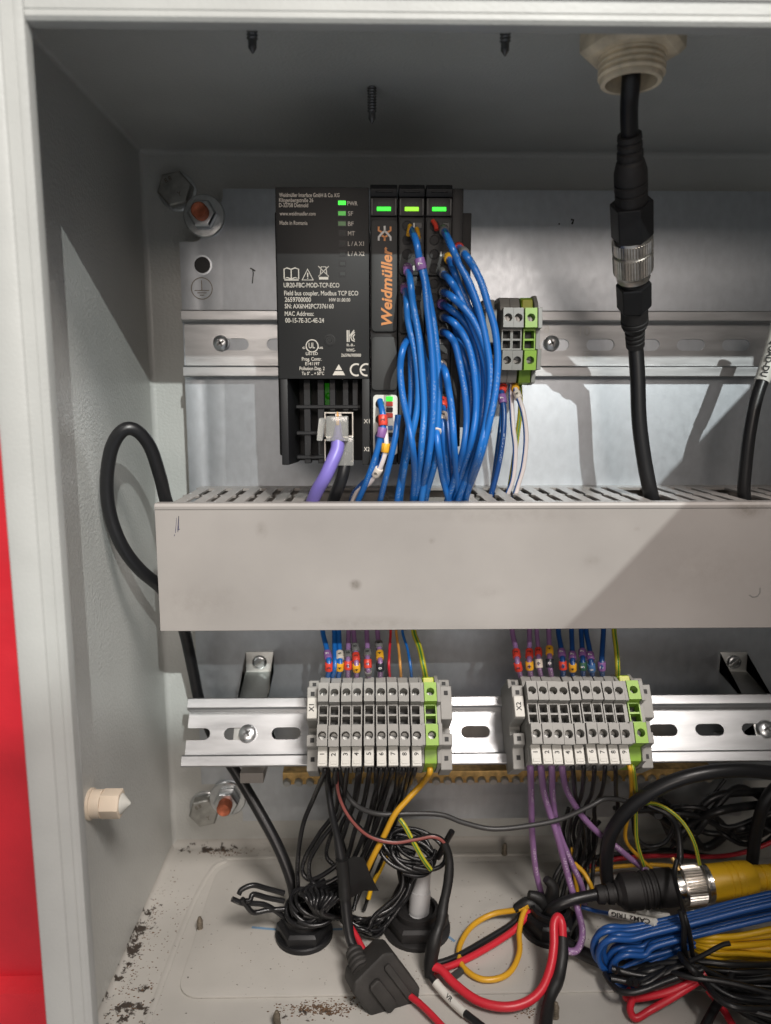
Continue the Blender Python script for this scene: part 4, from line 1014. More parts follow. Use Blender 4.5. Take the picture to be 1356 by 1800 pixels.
# ================================================================== blue wiring of the modules
def dep(i, base=-84): return base-(i % 5)*2.4
BW = 'blue wires of the slim modules'
Rb = 1.52
def blue(label, pts, y0, marks=(), m='w_blue', yend=-62, r=Rb, bul=0.0):
    n = len(pts); q = []
    if m == 'w_blue': m = random.choice(('w_blue', 'w_blue', 'w_blue_worn', 'w_blue_pale'))
    pts = [pts[0]]+[(a_+random.uniform(-1.3, 1.3), b_) for a_, b_ in pts[1:]]
    for i, (px, py) in enumerate(pts):
        t = i/(n-1)
        yy = YM-1.5 if i == 0 else (yend if i == n-1 else y0-bul*math.sin(math.pi*t))
        if 0 < i < n-1 and py > 800: yy = y0+(-73-y0)*min(1, (py-800)/62.0)
        q.append((px, py, max(yy, -73) if py > 860 else yy))
    return wire('blue_wire', label, q, r, m, 'wire', BW, marks)
blue('blue wire held by the top yellow clip of the left slim module', [(722, 402), (731, 425), (739, 460), (746, 495), (752, 540), (759, 600), (763, 670), (760, 740), (752, 810), (742, 860), (737, 905)], -92, [(0.16, 4.2, 'purple', '7')])
blue('blue wire in front of the left bundle, purple marker below the first hole', [(716, 468), (721, 495), (727, 535), (735, 590), (742, 650), (745, 720), (742, 790), (734, 850), (728, 905)], -91, [(0.01, 5.0, 'purple', '7')])
blue('blue wire with a purple marker at the left edge of the left bundle', [(712, 502), (715, 530), (719, 565), (729, 615), (735, 665), (733, 715), (724, 765), (714, 815), (706, 860), (700, 905)], -89, [(0.01, 3.6, 'purple', '7')])
blue('blue wire at the right edge of the left bundle, running straight down', [(744, 470), (751, 505), (760, 560), (768, 610), (772, 680), (770, 750), (764, 810), (752, 865), (745, 905)], -88)
blue('blue wire bowing out left and crossing the left bundle', [(722, 590), (709, 612), (703, 650), (708, 700), (719, 745), (727, 790), (728, 840), (722, 905)], -94)
blue('blue wire deep in the left bundle, leaving the duct leftmost', [(726, 520), (722, 580), (722, 640), (724, 700), (716, 770), (707, 830), (699, 880), (696, 905)], -84)
blue('blue wire behind the front pair of the left bundle', [(731, 560), (742, 610), (751, 670), (753, 740), (746, 810), (735, 865), (731, 905)], -84)
blue('blue wire low in the left bundle, beside the red and white markers', [(738, 610), (752, 650), (759, 710), (758, 770), (750, 830), (741, 880), (738, 905)], -83.5)
blue('blue wire between the two bundles, straight', [(735, 700), (748, 730), (752, 780), (748, 840), (738, 905)], -81)
# right module, fanning out to the right
blue('blue wire in the grey top clip of the right module, outer sweep', [(780, 403), (792, 430), (808, 462), (826, 500), (843, 545), (855, 600), (862, 660), (858, 730), (842, 800), (822, 860), (812, 905)], -98, [(0.0, 3.4, 'grey')])
blue('blue wire with the red clip, swinging furthest right past the terminals', [(806, 434), (818, 448), (832, 470), (846, 500), (860, 540), (869, 580), (874, 630), (871, 690), (860, 750), (842, 810), (824, 862), (814, 905)], -100, [(0.0, 3.0, 'red'), (0.10, 5.5, 'grey')])
blue('dark blue wire under the yellow clip of the right module', [(788, 452), (797, 475), (808, 500), (822, 535), (838, 575), (848, 625), (850, 690), (842, 760), (824, 830), (806, 880), (802, 905)], -92, [(0.0, 3.4, 'yellow')], 'w_blue')
blue('blue wire with grey marker, second sweep of the right module', [(777, 478), (790, 492), (803, 512), (816, 540), (832, 575), (846, 615), (856, 665), (855, 730), (840, 800), (818, 862), (806, 905)], -95, [(0.0, 5.5, 'grey')])
blue('blue wire with an amber lit marker in the fan of the right module', [(778, 512), (792, 520), (812, 538), (832, 562), (848, 598), (858, 640), (862, 690), (850, 770), (828, 840), (812, 905)], -97, [(0.0, 3.2, 'grey')])
blue('blue wire just below the amber marker of the right module', [(776, 534), (792, 543), (812, 562), (830, 592), (842, 640), (846, 700), (838, 770), (818, 840), (800, 905)], -91, [(0.0, 2.6, 'purple')])
blue('blue wire with grey marker halfway down the right module', [(778, 556), (794, 565), (812, 585), (826, 615), (835, 660), (836, 720), (828, 780), (808, 845), (792, 905)], -94, [(0.0, 3.0, 'grey')])
blue('blue wire with grey marker in the lower fan of the right module', [(776, 582), (788, 588), (799, 605), (809, 640), (817, 690), (820, 740), (814, 790), (800, 840), (787, 880), (783, 905)], -92, [(0.0, 3.4, 'grey')])
blue('blue wire leaving a white marker above the red markers', [(776, 640), (784, 655), (790, 685), (794, 725), (799, 780), (803, 835), (807, 905)], -93, [(0.0, 3.6, 'white')])
blue('blue wire under the white marker with the digit 5, right bundle', [(766, 735), (769, 765), (771, 800), (778, 840), (788, 880), (792, 905)], -90, [(0.0, 4.0, 'red', '3'), (0.13, 3.6, 'white', '5')])
blue('blue wire beside the red and white markers, right bundle', [(778, 702), (779, 740), (782, 790), (787, 840), (794, 905)], -86, [(0.0, 4.6, 'red', '3'), (0.13, 3.4, 'white', '2')])
blue('dark printed blue wire deep in the right bundle', [(786, 715), (788, 760), (793, 815), (800, 905)], -83, (), 'w_dblue')
blue('blue wire behind the fan, left of the grey terminals', [(800, 500), (822, 560), (834, 620), (832, 690), (822, 760), (808, 830), (795, 905)], -86)
blue('blue wire on the inside of the fan, entering the duct in front', [(796, 560), (812, 620), (826, 680), (824, 750), (806, 820), (790, 870), (778, 905)], -88)
blue('straight blue wire at the back of the right bundle', [(812, 470), (838, 540), (850, 600), (846, 680), (832, 760), (815, 840), (806, 905)], -83)
# clips without a wire of their own: yellow comb of the left module
t = thing('yellow_clip', 'bright yellow marker clip at the top hole of the left slim module', 'marker clip', P(725, 400, -79))
for px, py, dx_ in ((721, 405, -1), (733, 410, 1)):
    a = P(px, py-8, -78); b = P(px+dx_*3, py+8, -82); MB().tube([a, a.lerp(b, .5)+Vector((0, -0.6, 0)), b], 1.0, 8).build('prong', 's_yellow', t, smooth=60)
t = thing('red_clip', 'red marker clip at the top hole of the right slim module', 'marker clip', P(765, 400, -79))
a = P(761, 388, -77.5); b = P(768, 404, -80); MB().tube([a, a.lerp(b, .5)+Vector((0.4, -0.4, 0)), b], 1.0, 8).build('prong', 's_red', t, smooth=60)

# supply wires of the coupler
wire('supply_wire', 'blue supply wire with red and purple markers left of the bundle', [(668, 704, -77.5), (672, 722, -82), (674, 745, -84), (668, 775, -84), (658, 810, -82), (645, 845, -78), (630, 880, -70)], 1.45, 'w_blue', 'wire', 'supply wires of the coupler', [(0.16, 4.2, 'red', '2'), (0.26, 4.0, 'purple')])
wire('supply_wire', 'white-striped supply wire with amber and white markers', [(676, 740, -77.5), (678, 762, -83), (678, 790, -84), (668, 822, -82), (650, 848, -77), (630, 862, -70), (618, 885, -62)], 1.3, 'w_white', 'wire', 'supply wires of the coupler', [(0.22, 3.6, 'yellow'), (0.44, 4.0, 'white', '9')])
wire('supply_wire', 'plain blue supply wire hugging the left side of the bundle', [(700, 730, -84), (695, 770, -86), (686, 810, -85), (676, 850, -80), (666, 890, -68)], 1.45, 'w_blue', 'wire', 'supply wires of the coupler')
wire('supply_wire', 'dark blue supply wire lying lowest left of the bundle', [(664, 765, -77.5), (664, 800, -80), (655, 832, -79), (638, 850, -74), (622, 868, -66), (615, 890, -58)], 1.3, 'w_dblue', 'wire', 'supply wires of the coupler')
# wires under the small upper terminal group
tz = 313-21
UW = 'wires of the upper terminals'
def low(px, y=-26): return Vector((P(px, 675, y).x, y, tz-1))
wire('terminal_wire', 'dark blue printed wire with red 3 and purple 7 markers', [low(886), (882, 690, -30), (886, 725, -34), (884, 770, -36), (876, 820, -34), (866, 860, -32), (858, 890, -30)], 1.55, 'w_dblue', 'wire', UW, [(0.01, 4.5, 'red', '3'), (0.11, 4.2, 'purple', '7')])
wire('terminal_wire', 'thin blue wire left of the white-striped pair under the terminals', [low(884, -20), (882, 730, -24), (876, 780, -28), (868, 840, -28), (860, 890, -28)], 1.2, 'w_blue', 'wire', UW)
wire('terminal_wire', 'white-striped blue wire, inner one of the pair under the terminals', [low(899), (899, 700, -30), (902, 750, -34), (906, 790, -34), (902, 840, -32), (892, 870, -30), (884, 895, -28)], 1.35, 'w_white', 'wire', UW)
wire('terminal_wire', 'white-striped blue wire with yellow and white markers, bowing right', [low(905), (908, 690, -33), (920, 725, -38), (925, 770, -38), (920, 820, -36), (910, 855, -34), (898, 895, -32)], 1.35, 'w_white', 'wire', UW, [(0.02, 3.8, 'yellow', '4'), (0.11, 3.8, 'white', '6')])
wire('terminal_wire', 'yellow-green ground wire under the green upper terminal', [low(914, -18), (915, 720, -20), (909, 770, -22), (902, 820, -22), (894, 870, -24), (888, 895, -24)], 1.3, 'w_ygreen', 'wire', UW)

# ================================================================== wires into the tops of the long strips
def ent(x, u, n): return Vector((x, 0, 0))+Vector((0, RC.y, RC.z))+LU*u+LN*n
def topwire(label, px0, px1, m, r, marks, x, grp):
    e0 = ent(x, 20.5, 24)
    a = P(px0, 1085, -40); b = P((px0*0.4+px1*0.6), 1140, -54)
    marks = [(k_[0]-0.13,)+tuple(k_[1:]) for k_ in marks]
    return wire('terminal_wire', label, [a, (px0, 1112, -45), b, (px1, 1172, -61), e0], r, m, 'wire', grp, marks)
G1 = 'wires entering strip X1 from above'
xw = lambda k: X1a+(k-1)*X1s
topwire('blue wire with purple 7 and red 3 markers above the first terminal of strip X1', 568, 579, 'w_blue', 1.35, [(0.60, 4.0, 'purple', '7'), (0.74, 4.2, 'red', '3')], xw(1), G1)
topwire('blue wire with white 6 and yellow 4 markers above strip X1', 596, 598, 'w_blue', 1.35, [(0.60, 4.2, 'white', '6'), (0.74, 4.0, 'yellow', '4')], xw(2), G1)
topwire('plain blue wire close behind the white 6 marker above strip X1', 588, 589, 'w_blue', 1.3, [], xw(1)+2, G1)
topwire('purple wire with a red 3 marker, left one above strip X1', 613, 612, 'w_purple', 1.3, [(0.60, 3.4, 'grey', '8'), (0.72, 4.2, 'red', '3')], xw(3), G1)
topwire('purple wire with red 3 and yellow 4 markers above strip X1', 622, 627, 'w_purple', 1.35, [(0.50, 4.2, 'grey', '8'), (0.63, 4.0, 'red', '3'), (0.76, 3.8, 'yellow', '4')], xw(4)-1, G1)
topwire('purple wire with grey 8 and red 3 markers above the middle of strip X1', 645, 647, 'w_purple', 1.35, [(0.58, 3.6, 'grey', '8'), (0.70, 4.2, 'red', '3'), (0.85, 2.5, 'grey')], xw(5), G1)
topwire('purple wire with grey, yellow 4 and black 0 markers above strip X1', 664, 669, 'w_purple', 1.35, [(0.46, 3.6, 'grey', '8'), (0.60, 4.0, 'yellow', '4'), (0.74, 4.2, 'dark', '0')], xw(6), G1)
topwire('thin red wire without marker above strip X1', 687, 684, 'w_red', 0.75, [], xw(7), G1)
topwire('thin orange wire without marker above strip X1', 697, 704, 'w_orange', 0.75, [], xw(8), G1)
topwire('thin blue wire curving without marker above strip X1', 708, 722, 'w_blue', 0.75, [], xw(9), G1)
topwire('yellow-green ground wire above the green terminal of strip X1', 728, 745, 'w_ygreen', 1.5, [], xw(9)+7.6, G1)
G2 = 'wires entering strip X2 from above'
xw2 = lambda k: X2a+(k-1)*X2s
topwire('purple wire with two red markers, leftmost above strip X2', 901, 911, 'w_purple', 1.35, [(0.58, 4.2, 'red', '3'), (0.74, 4.2, 'red', '3')], xw2(1), G2)
topwire('purple wire with red 3 and yellow 4 markers above strip X2', 931, 931, 'w_purple', 1.35, [(0.58, 4.2, 'red', '3'), (0.73, 4.2, 'yellow', '4')], xw2(2), G2)
topwire('purple wire with red and white markers above strip X2', 944, 948, 'w_purple', 1.2, [(0.56, 3.8, 'red', '2'), (0.70, 4.2, 'white', '9')], xw2(3), G2)
topwire('purple wire with yellow 4 and black 0 markers above strip X2', 965, 967, 'w_purple', 1.35, [(0.54, 4.2, 'yellow', '4'), (0.70, 4.2, 'dark', '0')], xw2(4), G2)
topwire('blue wire with purple and red markers above strip X2', 982, 990, 'w_dblue', 1.35, [(0.58, 4.0, 'purple', '7'), (0.73, 4.2, 'red', '2')], xw2(5), G2)
topwire('blue wire with purple and amber markers above strip X2', 1005, 1007, 'w_dblue', 1.3, [(0.62, 3.6, 'purple', '7'), (0.76, 4.0, 'yellow', '4')], xw2(6), G2)
topwire('blue wire with purple and green markers above strip X2', 1022, 1025, 'w_dblue', 1.3, [(0.58, 3.8, 'purple', '7'), (0.74, 4.0, 'green', '5')], xw2(7), G2)
topwire('blue wire with purple and blue markers above strip X2', 1031, 1040, 'w_dblue', 1.3, [(0.62, 3.8, 'purple', '7'), (0.76, 4.0, 'blue', '6')], xw2(8), G2)
topwire('blue wire with a single purple 7 marker, rightmost blue above strip X2', 1061, 1058, 'w_dblue', 1.35, [(0.74, 4.4, 'purple', '7')], xw2(9), G2)
topwire('yellow-green ground wire above the green terminal of strip X2', 1080, 1086, 'w_ygreen', 1.3, [], xw2(9)+7.6, G2)

# ================================================================== wires below strip X1
G3 = 'black wires leaving strip X1 downwards'
def down(label, k, pts, r=1.15, m='w_black', grp=G3, f=None, name='terminal_wire'):
    x = (f or xw)(k); return wire(name, label, [ent(x, -19, 22), ent(x, -23.5, 23)]+pts, r, m, 'wire', grp)
down('black wire bowing furthest left below the first terminal of strip X1', 1, [(553, 1400, -58), (533, 1450, -56), (524, 1510, -54), (524, 1560, -52), (530, 1600, -52)], 1.3)
down('black wire with a loose hairpin below the second terminal of strip X1', 2, [(592, 1420, -58), (562, 1465, -56), (538, 1505, -55), (532, 1532, -56), (548, 1546, -58), (580, 1530, -58), (605, 1508, -56)], 1.25)
down('black wire with the inner hairpin below the third terminal of strip X1', 3, [(598, 1430, -60), (566, 1475, -60), (545, 1512, -60), (546, 1545, -60), (566, 1556, -60), (600, 1540, -58)], 1.25)
for k, lb, ps in ((4, 'black wire below the fourth terminal of strip X1, straight to the taped knot', [(622, 1410, -58), (608, 1455, -56), (596, 1500, -56), (606, 1540, -56)]),
                  (5, 'black wire below the fifth terminal of strip X1', [(640, 1410, -58), (624, 1460, -56), (612, 1505, -56), (596, 1545, -54)]),
                  (6, 'black wire below the sixth terminal of strip X1', [(656, 1410, -57), (646, 1450, -55), (626, 1500, -54), (600, 1550, -52)]),
                  (7, 'black wire below the seventh terminal of strip X1', [(676, 1400, -57), (662, 1450, -54), (640, 1500, -52), (610, 1555, -50)]),
                  (8, 'black wire below the eighth terminal of strip X1', [(692, 1400, -57), (672, 1455, -53), (650, 1500, -50), (620, 1560, -48)]),
                  (9, 'black wire below the ninth terminal of strip X1, hooking right', [(712, 1395, -56), (692, 1440, -52), (690, 1470, -50), (706, 1490, -50), (730, 1500, -50)])):
    down(lb, k, ps, 1.35)
for k in (0, 3, 5, 8):
    u = random.uniform; x0 = 2+k*0.72
    down('thin black wire at the back of the tangle below strip X1', x0, [(580+k*15+u(-6, 6), 1405+u(-5, 8), -50+u(-4, 2)), (575+k*12+u(-14, 14), 1450+u(-8, 8), -46+u(-5, 3)), (572+k*9+u(-20, 20), 1505+u(-10, 10), -44+u(-5, 5)), (585+k*6+u(-18, 18), 1550+u(-12, 12), -46+u(-4, 4)), (575+k*5+u(-10, 10), 1590+u(-10, 10), -50+u(-4, 4))], 1.25)
for k, ps in ((7.5, [(690, 1420, -50), (670, 1480, -46), (650, 1530, -44), (620, 1600, -44)]), (8.5, [(700, 1430, -48), (685, 1480, -44), (660, 1540, -42), (640, 1600, -42)]), (6.5, [(664, 1420, -50), (650, 1480, -46), (622, 1530, -46), (590, 1580, -46)])):
    down('thin black wire at the back of the tangle below strip X1', k, ps, 1.1)
wire('jacketed_cable', 'thick black cable below terminal 1, taped before the rubber plug', [ent(xw(1)+1.5, -20, 26), (577, 1380, -66), (584, 1430, -68), (595, 1480, -70), (603, 1530, -73), (607, 1580, -76), (614, 1640, -82), (624, 1672, -86)], [1.7, 1.7, 1.7, 1.8, 2.8, 3.0, 2.9, 2.4, 2.4], 'w_cable', 'cable', seg=12)
wire('link_wire', 'dark grey wire swinging across from strip X1 towards strip X2', [ent(xw(2)+1, -20, 24), (607, 1390, -66), (630, 1418, -66), (668, 1431, -64), (720, 1430, -62), (775, 1432, -60), (815, 1446, -60), (865, 1457, -60), (925, 1452, -60), (985, 1440, -60), (1035, 1418, -60), (1065, 1404, -58), (1100, 1408, -55), (1125, 1418, -50)], 1.3, 'w_grey')
wire('twin_wire', 'black wire with a dull red stripe curving to the taped cable', [ent(xw(2)+0.5, -20, 26), (596, 1395, -70), (615, 1436, -70), (648, 1468, -70), (690, 1480, -70), (730, 1475, -70), (762, 1470, -70), (782, 1482, -70), (789, 1510, -70)], 1.35, 'w_redblack')
wire('taped_cable', 'glossy black taped cable hanging in front of the grey tube', [(781, 1480, -70), (790, 1510, -71), (788, 1550, -74), (780, 1590, -78), (775, 1620, -82), (765, 1650, -86), (757, 1690, -88), (753, 1718, -88)], [2.0, 2.0, 2.5, 2.4, 2.9, 2.5, 3.6, 3.3, 2.0], 'tape', 'cable', seg=10)
wire('cut_stub', 'short cut black wire end pointing up beside the taped cable', [(770, 1508, -60), (782, 1484, -62), (795, 1461, -64)], 1.6, 'w_black')
wire('yellow_wire', 'thick yellow wire from the green terminal of strip X1 into the tangle', [ent(xw(9)+7.6, -19, 22), ent(xw(9)+7.4, -24, 24), (742, 1378, -64), (716, 1406, -66), (694, 1432, -68), (675, 1470, -68), (655, 1508, -68), (638, 1545, -66)], 1.55, 'w_yellow')
wire('ground_wire', 'short yellow-green wire tucked through the black coil', [(703, 1440, -66), (712, 1452, -68), (728, 1482, -70), (744, 1510, -70), (757, 1528, -68)], 1.25, 'w_ygreen')
wire('thin_yellow_wire', 'thin yellow wire at the back left of the grey tube', [(682, 1500, -40), (668, 1530, -42), (655, 1555, -44), (648, 1580, -46)], 1.3, 'w_byellow')
# coil over the left gland
CB = 'coiled black wires over the left gland'
c0 = P(543, 1596, g1.y-4)
for k in range(9):
    ang = random.uniform(-0.35, 0.35); rr = random.uniform(8.0, 12.5); pts = []
    cc = c0+Vector((random.uniform(-1.5, 3), random.uniform(-2, 3), random.uniform(-2, 3)-0.6*k+2)); ph = random.random()*6
    for j in range(11):
        a = ph+j/10*math.pi*1.9
        pts.append(cc+Vector((rr*math.cos(a), rr*0.75*math.sin(a), rr*(0.30*math.sin(a+ang*3)+ang*math.cos(a)))))
    wire('coiled_wire', 'black wire coiled in a ring over the left floor gland', pts, 1.15, 'w_black', 'wire', CB, n=4)
for k in range(9):
    a = P(530+k*9, 1560+abs(k-3)*3, -62-random.uniform(0, 6)); b = P(548+k*3, 1594+k*1.5, -72-random.uniform(0, 4)); cmid = P(536+k*8, 1575, -72)
    wire('coiled_wire', 'black wire wrapped over the top of the coil on the left gland', [P(560+k*10, 1545+k*2, -56), a, cmid, b, P(560+k*7, 1615, -66)], 1.15, 'w_black', 'wire', CB, n=5)
for k in range(10):
    u = random.uniform; pts = [P(585+u(0, 25), 1570+u(0, 40), -58+u(-6, 6)), P(608+u(-8, 8), 1600+u(0, 30), -62+u(-6, 4)), P(640+u(-10, 10), 1615+u(0, 30), -64+u(-6, 5)), P(668+u(-10, 12), 1600+u(0, 38), -62+u(-6, 5)), P(690+u(0, 28), 1560+u(0, 30), -58+u(-6, 5)), P(700+u(0, 40), 1515+u(0, 20), -56+u(-6, 4))]
    wire('looped_wire', 'black wire of the loose bundle slung from the left gland to the grey tube', pts, 1.15, 'w_black', 'wire', 'loose bundle between the two glands', n=6)
c1 = P(725, 1492, -56)
for k in range(10):
    pts = []; ph = random.uniform(0, 6); rr = random.uniform(9, 15)
    cc = c1+Vector((random.uniform(-4, 4), random.uniform(-4, 5), random.uniform(-4, 4)))
    for j in range(9):
        a = ph+j/8*math.pi*1.6
        pts.append(cc+Vector((rr*math.cos(a), rr*0.5*math.sin(a)-2, -rr*0.28*math.cos(a)+rr*0.42*math.sin(a))))
    wire('knotted_wire', 'black wire knotted in the coil behind the red-striped wire', pts, 1.15, 'w_black', 'wire', 'knotted coil above the grey tube', n=5)
for k in range(4):
    wire('wire_end', ('upper black cut end fanning left of the left gland', 'second black cut end fanning left of the left gland', 'lowest curled black cut end left of the left gland', 'long green-black cut end left of the left gland')[k],
         [(500, 1570+k*14, -60), (470, (1562, 1578, 1600, 1592)[k], -62), (446, (1556, 1572, 1604, 1588)[k], -64), ((426, 440, 434, 428)[k], (1563, 1582, 1592, 1588)[k], -66), ((420, 432, 426, 408)[k], (1572, 1584, 1580, 1580)[k], -67)], 1.35, 'w_black')
# tape flag and tape wrap
t = thing('tape_flag', 'flap of black tape on the taped cable below strip X1', 'tape', P(630, 1575, -74))
pts2 = [(604, 1514), (622, 1506), (640, 1508), (652, 1540), (666, 1566), (640, 1566), (618, 1578), (606, 1560)]
vs = [P(a, b, -74-3*math.sin(i*1.1)) for i, (a, b) in enumerate(pts2)]; vb = [v+Vector((0, 0.4, 0)) for v in vs]; n_ = len(vs)
cF = sum(vs, Vector())/n_+Vector((0, -1.4, 0.5)); cB = cF+Vector((0, 0.4, 0))
MB().add(vs+vb+[cF, cB], [(i, (i+1) % n_, 2*n_) for i in range(n_)]+[((i+1) % n_+n_, i+n_, 2*n_+1) for i in range(n_)]+[(i, i+n_, (i+1) % n_+n_, (i+1) % n_) for i in range(n_)]).build('flap', 'tape', t, smooth=60)
MB().tube(catmull([P(601, 1510, -74), P(605, 1545, -75), P(607, 1580, -77)], 6), 3.3, 12).build('wrap', 'tape', t, smooth=60)

# ================================================================== rubber plug and the things around it
o_ = P(672, 1728, -98); zx = (P(700, 1690, -98)-P(650, 1760, -98)).normalized()
ux = (P(722, 1790, -92)-P(632, 1672, -92)).normalized()       # long axis, from strain relief to nose
vx = ux.cross(Vector((0, -0.8, 0.6))).normalized(); wx = vx.cross(ux).normalized()
if wx.y > 0: wx = -wx; vx = -vx
Mp = frame(o_, ux, vx, wx)
pg = thing('rubber_plug', 'dusty black moulded rubber plug lying near the bottom edge', 'plug', o_)
def oct_(a, b, c): return [(-a, -b+c), (-a+c, -b), (a-c, -b), (a, -b+c), (a, b-c), (a-c, b), (-a+c, b), (-a, b-c)]
MB(Mp).prism(oct_(15.0, 12.6, 3.6), -8, 7.5, lambda z, u, v: (u, v, z)).build('body', 'rubber', pg, bevel=1.6, seg=3)
MB(Mp).prism(oct_(8.5, 3.0, 1.2), 7.4, 10.2, lambda z, u, v: (u-1, v+2.5, z)).build('rib', 'rubber', pg, bevel=0.9)
MB(Mp).prism(oct_(10.5, 1.6, 0.7), 7.4, 9.0, lambda z, u, v: (u, v-6.5, z)).build('rib', 'rubber', pg, bevel=0.6)
sr = []
for k in range(4): sr += [(4.2-k*0.15, k*3.2), (5.2-k*0.25, k*3.2+0.6), (5.2-k*0.25, k*3.2+1.8), (4.2-k*0.15, k*3.2+2.4)]
s0 = o_-ux*12.0+vx*(3.5 if (vx.x < 0) else -3.5); s1 = P(622, 1672, -88)
MB().lathe([(5.6, -2)]+sr+[(3.2, 13.2)], s0, (s1-s0), 20).build('strain_relief', 'rubber', pg, smooth=35)
MB(Mp).lathe([(5, 12), (5, 16.5), (4, 17.5)], (0, -5, -1), (1, 0, 0), 20).build('nose', 'rubber', pg)
MB(Mp).lathe([(3.6, 12), (3.6, 17), (2.8, 18)], (0, 5.5, -1), (1, 0, 0), 20).build('nose', 'rubber', pg)
wire('red_wire', 'red wire running behind the rubber plug to the bottom edge', [(612, 1622, -72), (626, 1645, -78), (645, 1678, None, 12), (680, 1715, None, 6), (715, 1746, None, 4), (738, 1764, None, 4), (758, 1783, None, 4), (785, 1812, None, 3)], 1.6, 'w_red')
FZ = 4.5
wire('red_cable', 'thick red wire in a wide U between the taped cables', [(757, 1698, None, 8), (775, 1704, None, 8), (800, 1730, None, 6), (840, 1759, None, 5), (885, 1770, None, 5), (925, 1762, None, 6), (953, 1738, None, 9), (968, 1700, None, 14), (974, 1660, None, 20), (974, 1625, None, 26), (981, 1612, None, 28), (988, 1625, None, 26), (989, 1652, None, 20)], 2.15, 'w_red', seg=12)
wire('taped_cable', 'black taped cable continuing from the end of the red U', [(989, 1648, None, 21), (988, 1680, None, 16), (982, 1715, None, 11), (970, 1745, None, 8), (963, 1775, None, 6), (958, 1812, None, 5)], [2.6, 3.2, 3.1, 3.4, 2.6, 3.0, 3.0], 'tape', 'cable', seg=10)
wire('red_lead', 'red wire of the red-black pair crossing the floor', [(762, 1707, None, 4), (800, 1695, None, 3.6), (850, 1670, None, 4), (900, 1638, None, 6), (922, 1615, None, 9), (938, 1592, None, 12)], 1.75, 'w_red')
wire('black_lead', 'black wire of the red-black pair crossing the floor', [(762, 1696, None, 3.4), (800, 1683, None, 3.4), (850, 1655, None, 4), (900, 1624, None, 6), (920, 1603, None, 9), (940, 1586, None, 12)], 1.6, 'w_cable')
wire('yellow_loop', 'orange-yellow wire lying in an open loop on the floor', [(930, 1592, None, 14), (905, 1600, None, 10), (866, 1607, None, 6), (830, 1628, None, 4), (808, 1664, None, 3.4), (812, 1696, None, 3.4), (840, 1719, None, 3.4), (872, 1721, None, 3.4), (898, 1707, None, 3.6), (913, 1675, None, 5), (913, 1640, None, 7), (918, 1612, None, 10), (928, 1590, None, 13)], 1.5, 'w_yellow')
t = thing('sleeved_lead', 'black lead with a long white printed sleeve at the bottom', 'cable', PZ(800, 1760, 3))
pth = catmull([PZ(757, 1716, 7), PZ(775, 1738, 5), PZ(795, 1760, 3.5), PZ(818, 1781, 3.2), PZ(850, 1806, 3)], 8)
MB().tube(pth, 1.7, 10).build('jacket', 'w_cable', t, smooth=60)
so = MB().tube(pth[4:25], 2.1, 12).build('printed_sleeve', 'tag_white', t, smooth=60)
dv = (pth[18]-pth[10]).normalized(); vw = (CAM-pth[15]); vw = (vw-dv*vw.dot(dv)).normalized()
text('VR', pth[13]+vw*2.2+vw.cross(dv)*-0.8, dv, vw.cross(dv), height=2.0, m='print_black', parent=so, bold=0.02)
wire('cut_stub', 'short grey-black cut cable end lying under the red-black pair', [(790, 1722, None, 3), (804, 1712, None, 3), (811, 1706, None, 3)], 1.9, 'w_grey')

# ================================================================== right hand tangle
G4 = 'purple wires leaving strip X2 downwards'
down('purple wire furthest left below strip X2', 1, [(934, 1400, -58), (936, 1470, -50), (943, 1535, -46), (958, 1590, -46), (966, 1612, -46)], 1.7, 'w_purple', G4, xw2)
down('purple wire curling under at the right gland', 2, [(958, 1400, -60), (980, 1470, -58), (1000, 1545, -56), (1016, 1600, -62), (1024, 1640, -76), (1016, 1668, -84), (1000, 1672, -85), (988, 1660, -80)], 1.75, 'w_purple', G4, xw2)
down('purple wire running beside the curling one below strip X2', 3, [(972, 1405, -57), (982, 1460, -54), (1004, 1515, -52), (1022, 1555, -50), (1028, 1590, -48)], 1.65, 'w_purple', G4, xw2)
down('purple wire sweeping right towards the yellow connector', 4, [(997, 1390, -58), (1022, 1432, -54), (1052, 1464, -50), (1082, 1487, -46), (1112, 1512, -42), (1135, 1530, -40)], 1.65, 'w_purple', G4, xw2)
G5 = 'black wires leaving strip X2 downwards'
for k, lb, ps in ((5, 'black wire below the fifth terminal of strip X2', [(1012, 1400, -52), (1022, 1440, -44), (1014, 1490, -40), (1002, 1530, -40)]), (6, 'black wire below the sixth terminal of strip X2', [(1022, 1400, -52), (1004, 1440, -44), (1000, 1490, -38), (1010, 1530, -36)]),
                  (7, 'black wire below the seventh terminal of strip X2', [(1040, 1395, -52), (1026, 1430, -44), (1030, 1480, -36), (1018, 1530, -34)]), (8, 'black wire below the eighth terminal of strip X2', [(1058, 1392, -52), (1045, 1420, -42), (1048, 1480, -34), (1030, 1525, -32)]),
                  (9, 'black wire below the ninth terminal of strip X2', [(1083, 1392, -50), (1086, 1420, -42), (1075, 1470, -34), (1050, 1520, -30)])):
    down(lb, k, ps, 1.15, 'w_black', G5, xw2)
G6 = 'yellow wires below strip X2'
xg2 = xw2(9)+7.6
wire('yellow_wire', 'yellow wire from the green terminal of strip X2, left one', [ent(xg2-0.8, -19, 22), ent(xg2-0.8, -24, 24), (1110, 1395, -56), (1104, 1435, -50), (1100, 1475, -42), (1122, 1505, -36), (1150, 1530, -34)], 1.05, 'w_yellow', 'wire', G6)
wire('yellow_wire', 'yellow-green wire from the green terminal of strip X2, right one', [ent(xg2+0.8, -19, 22), ent(xg2+0.8, -24, 24), (1118, 1395, -56), (1118, 1440, -50), (1120, 1480, -46), (1132, 1522, -44)], 1.05, 'w_ygreen', 'wire', G6)
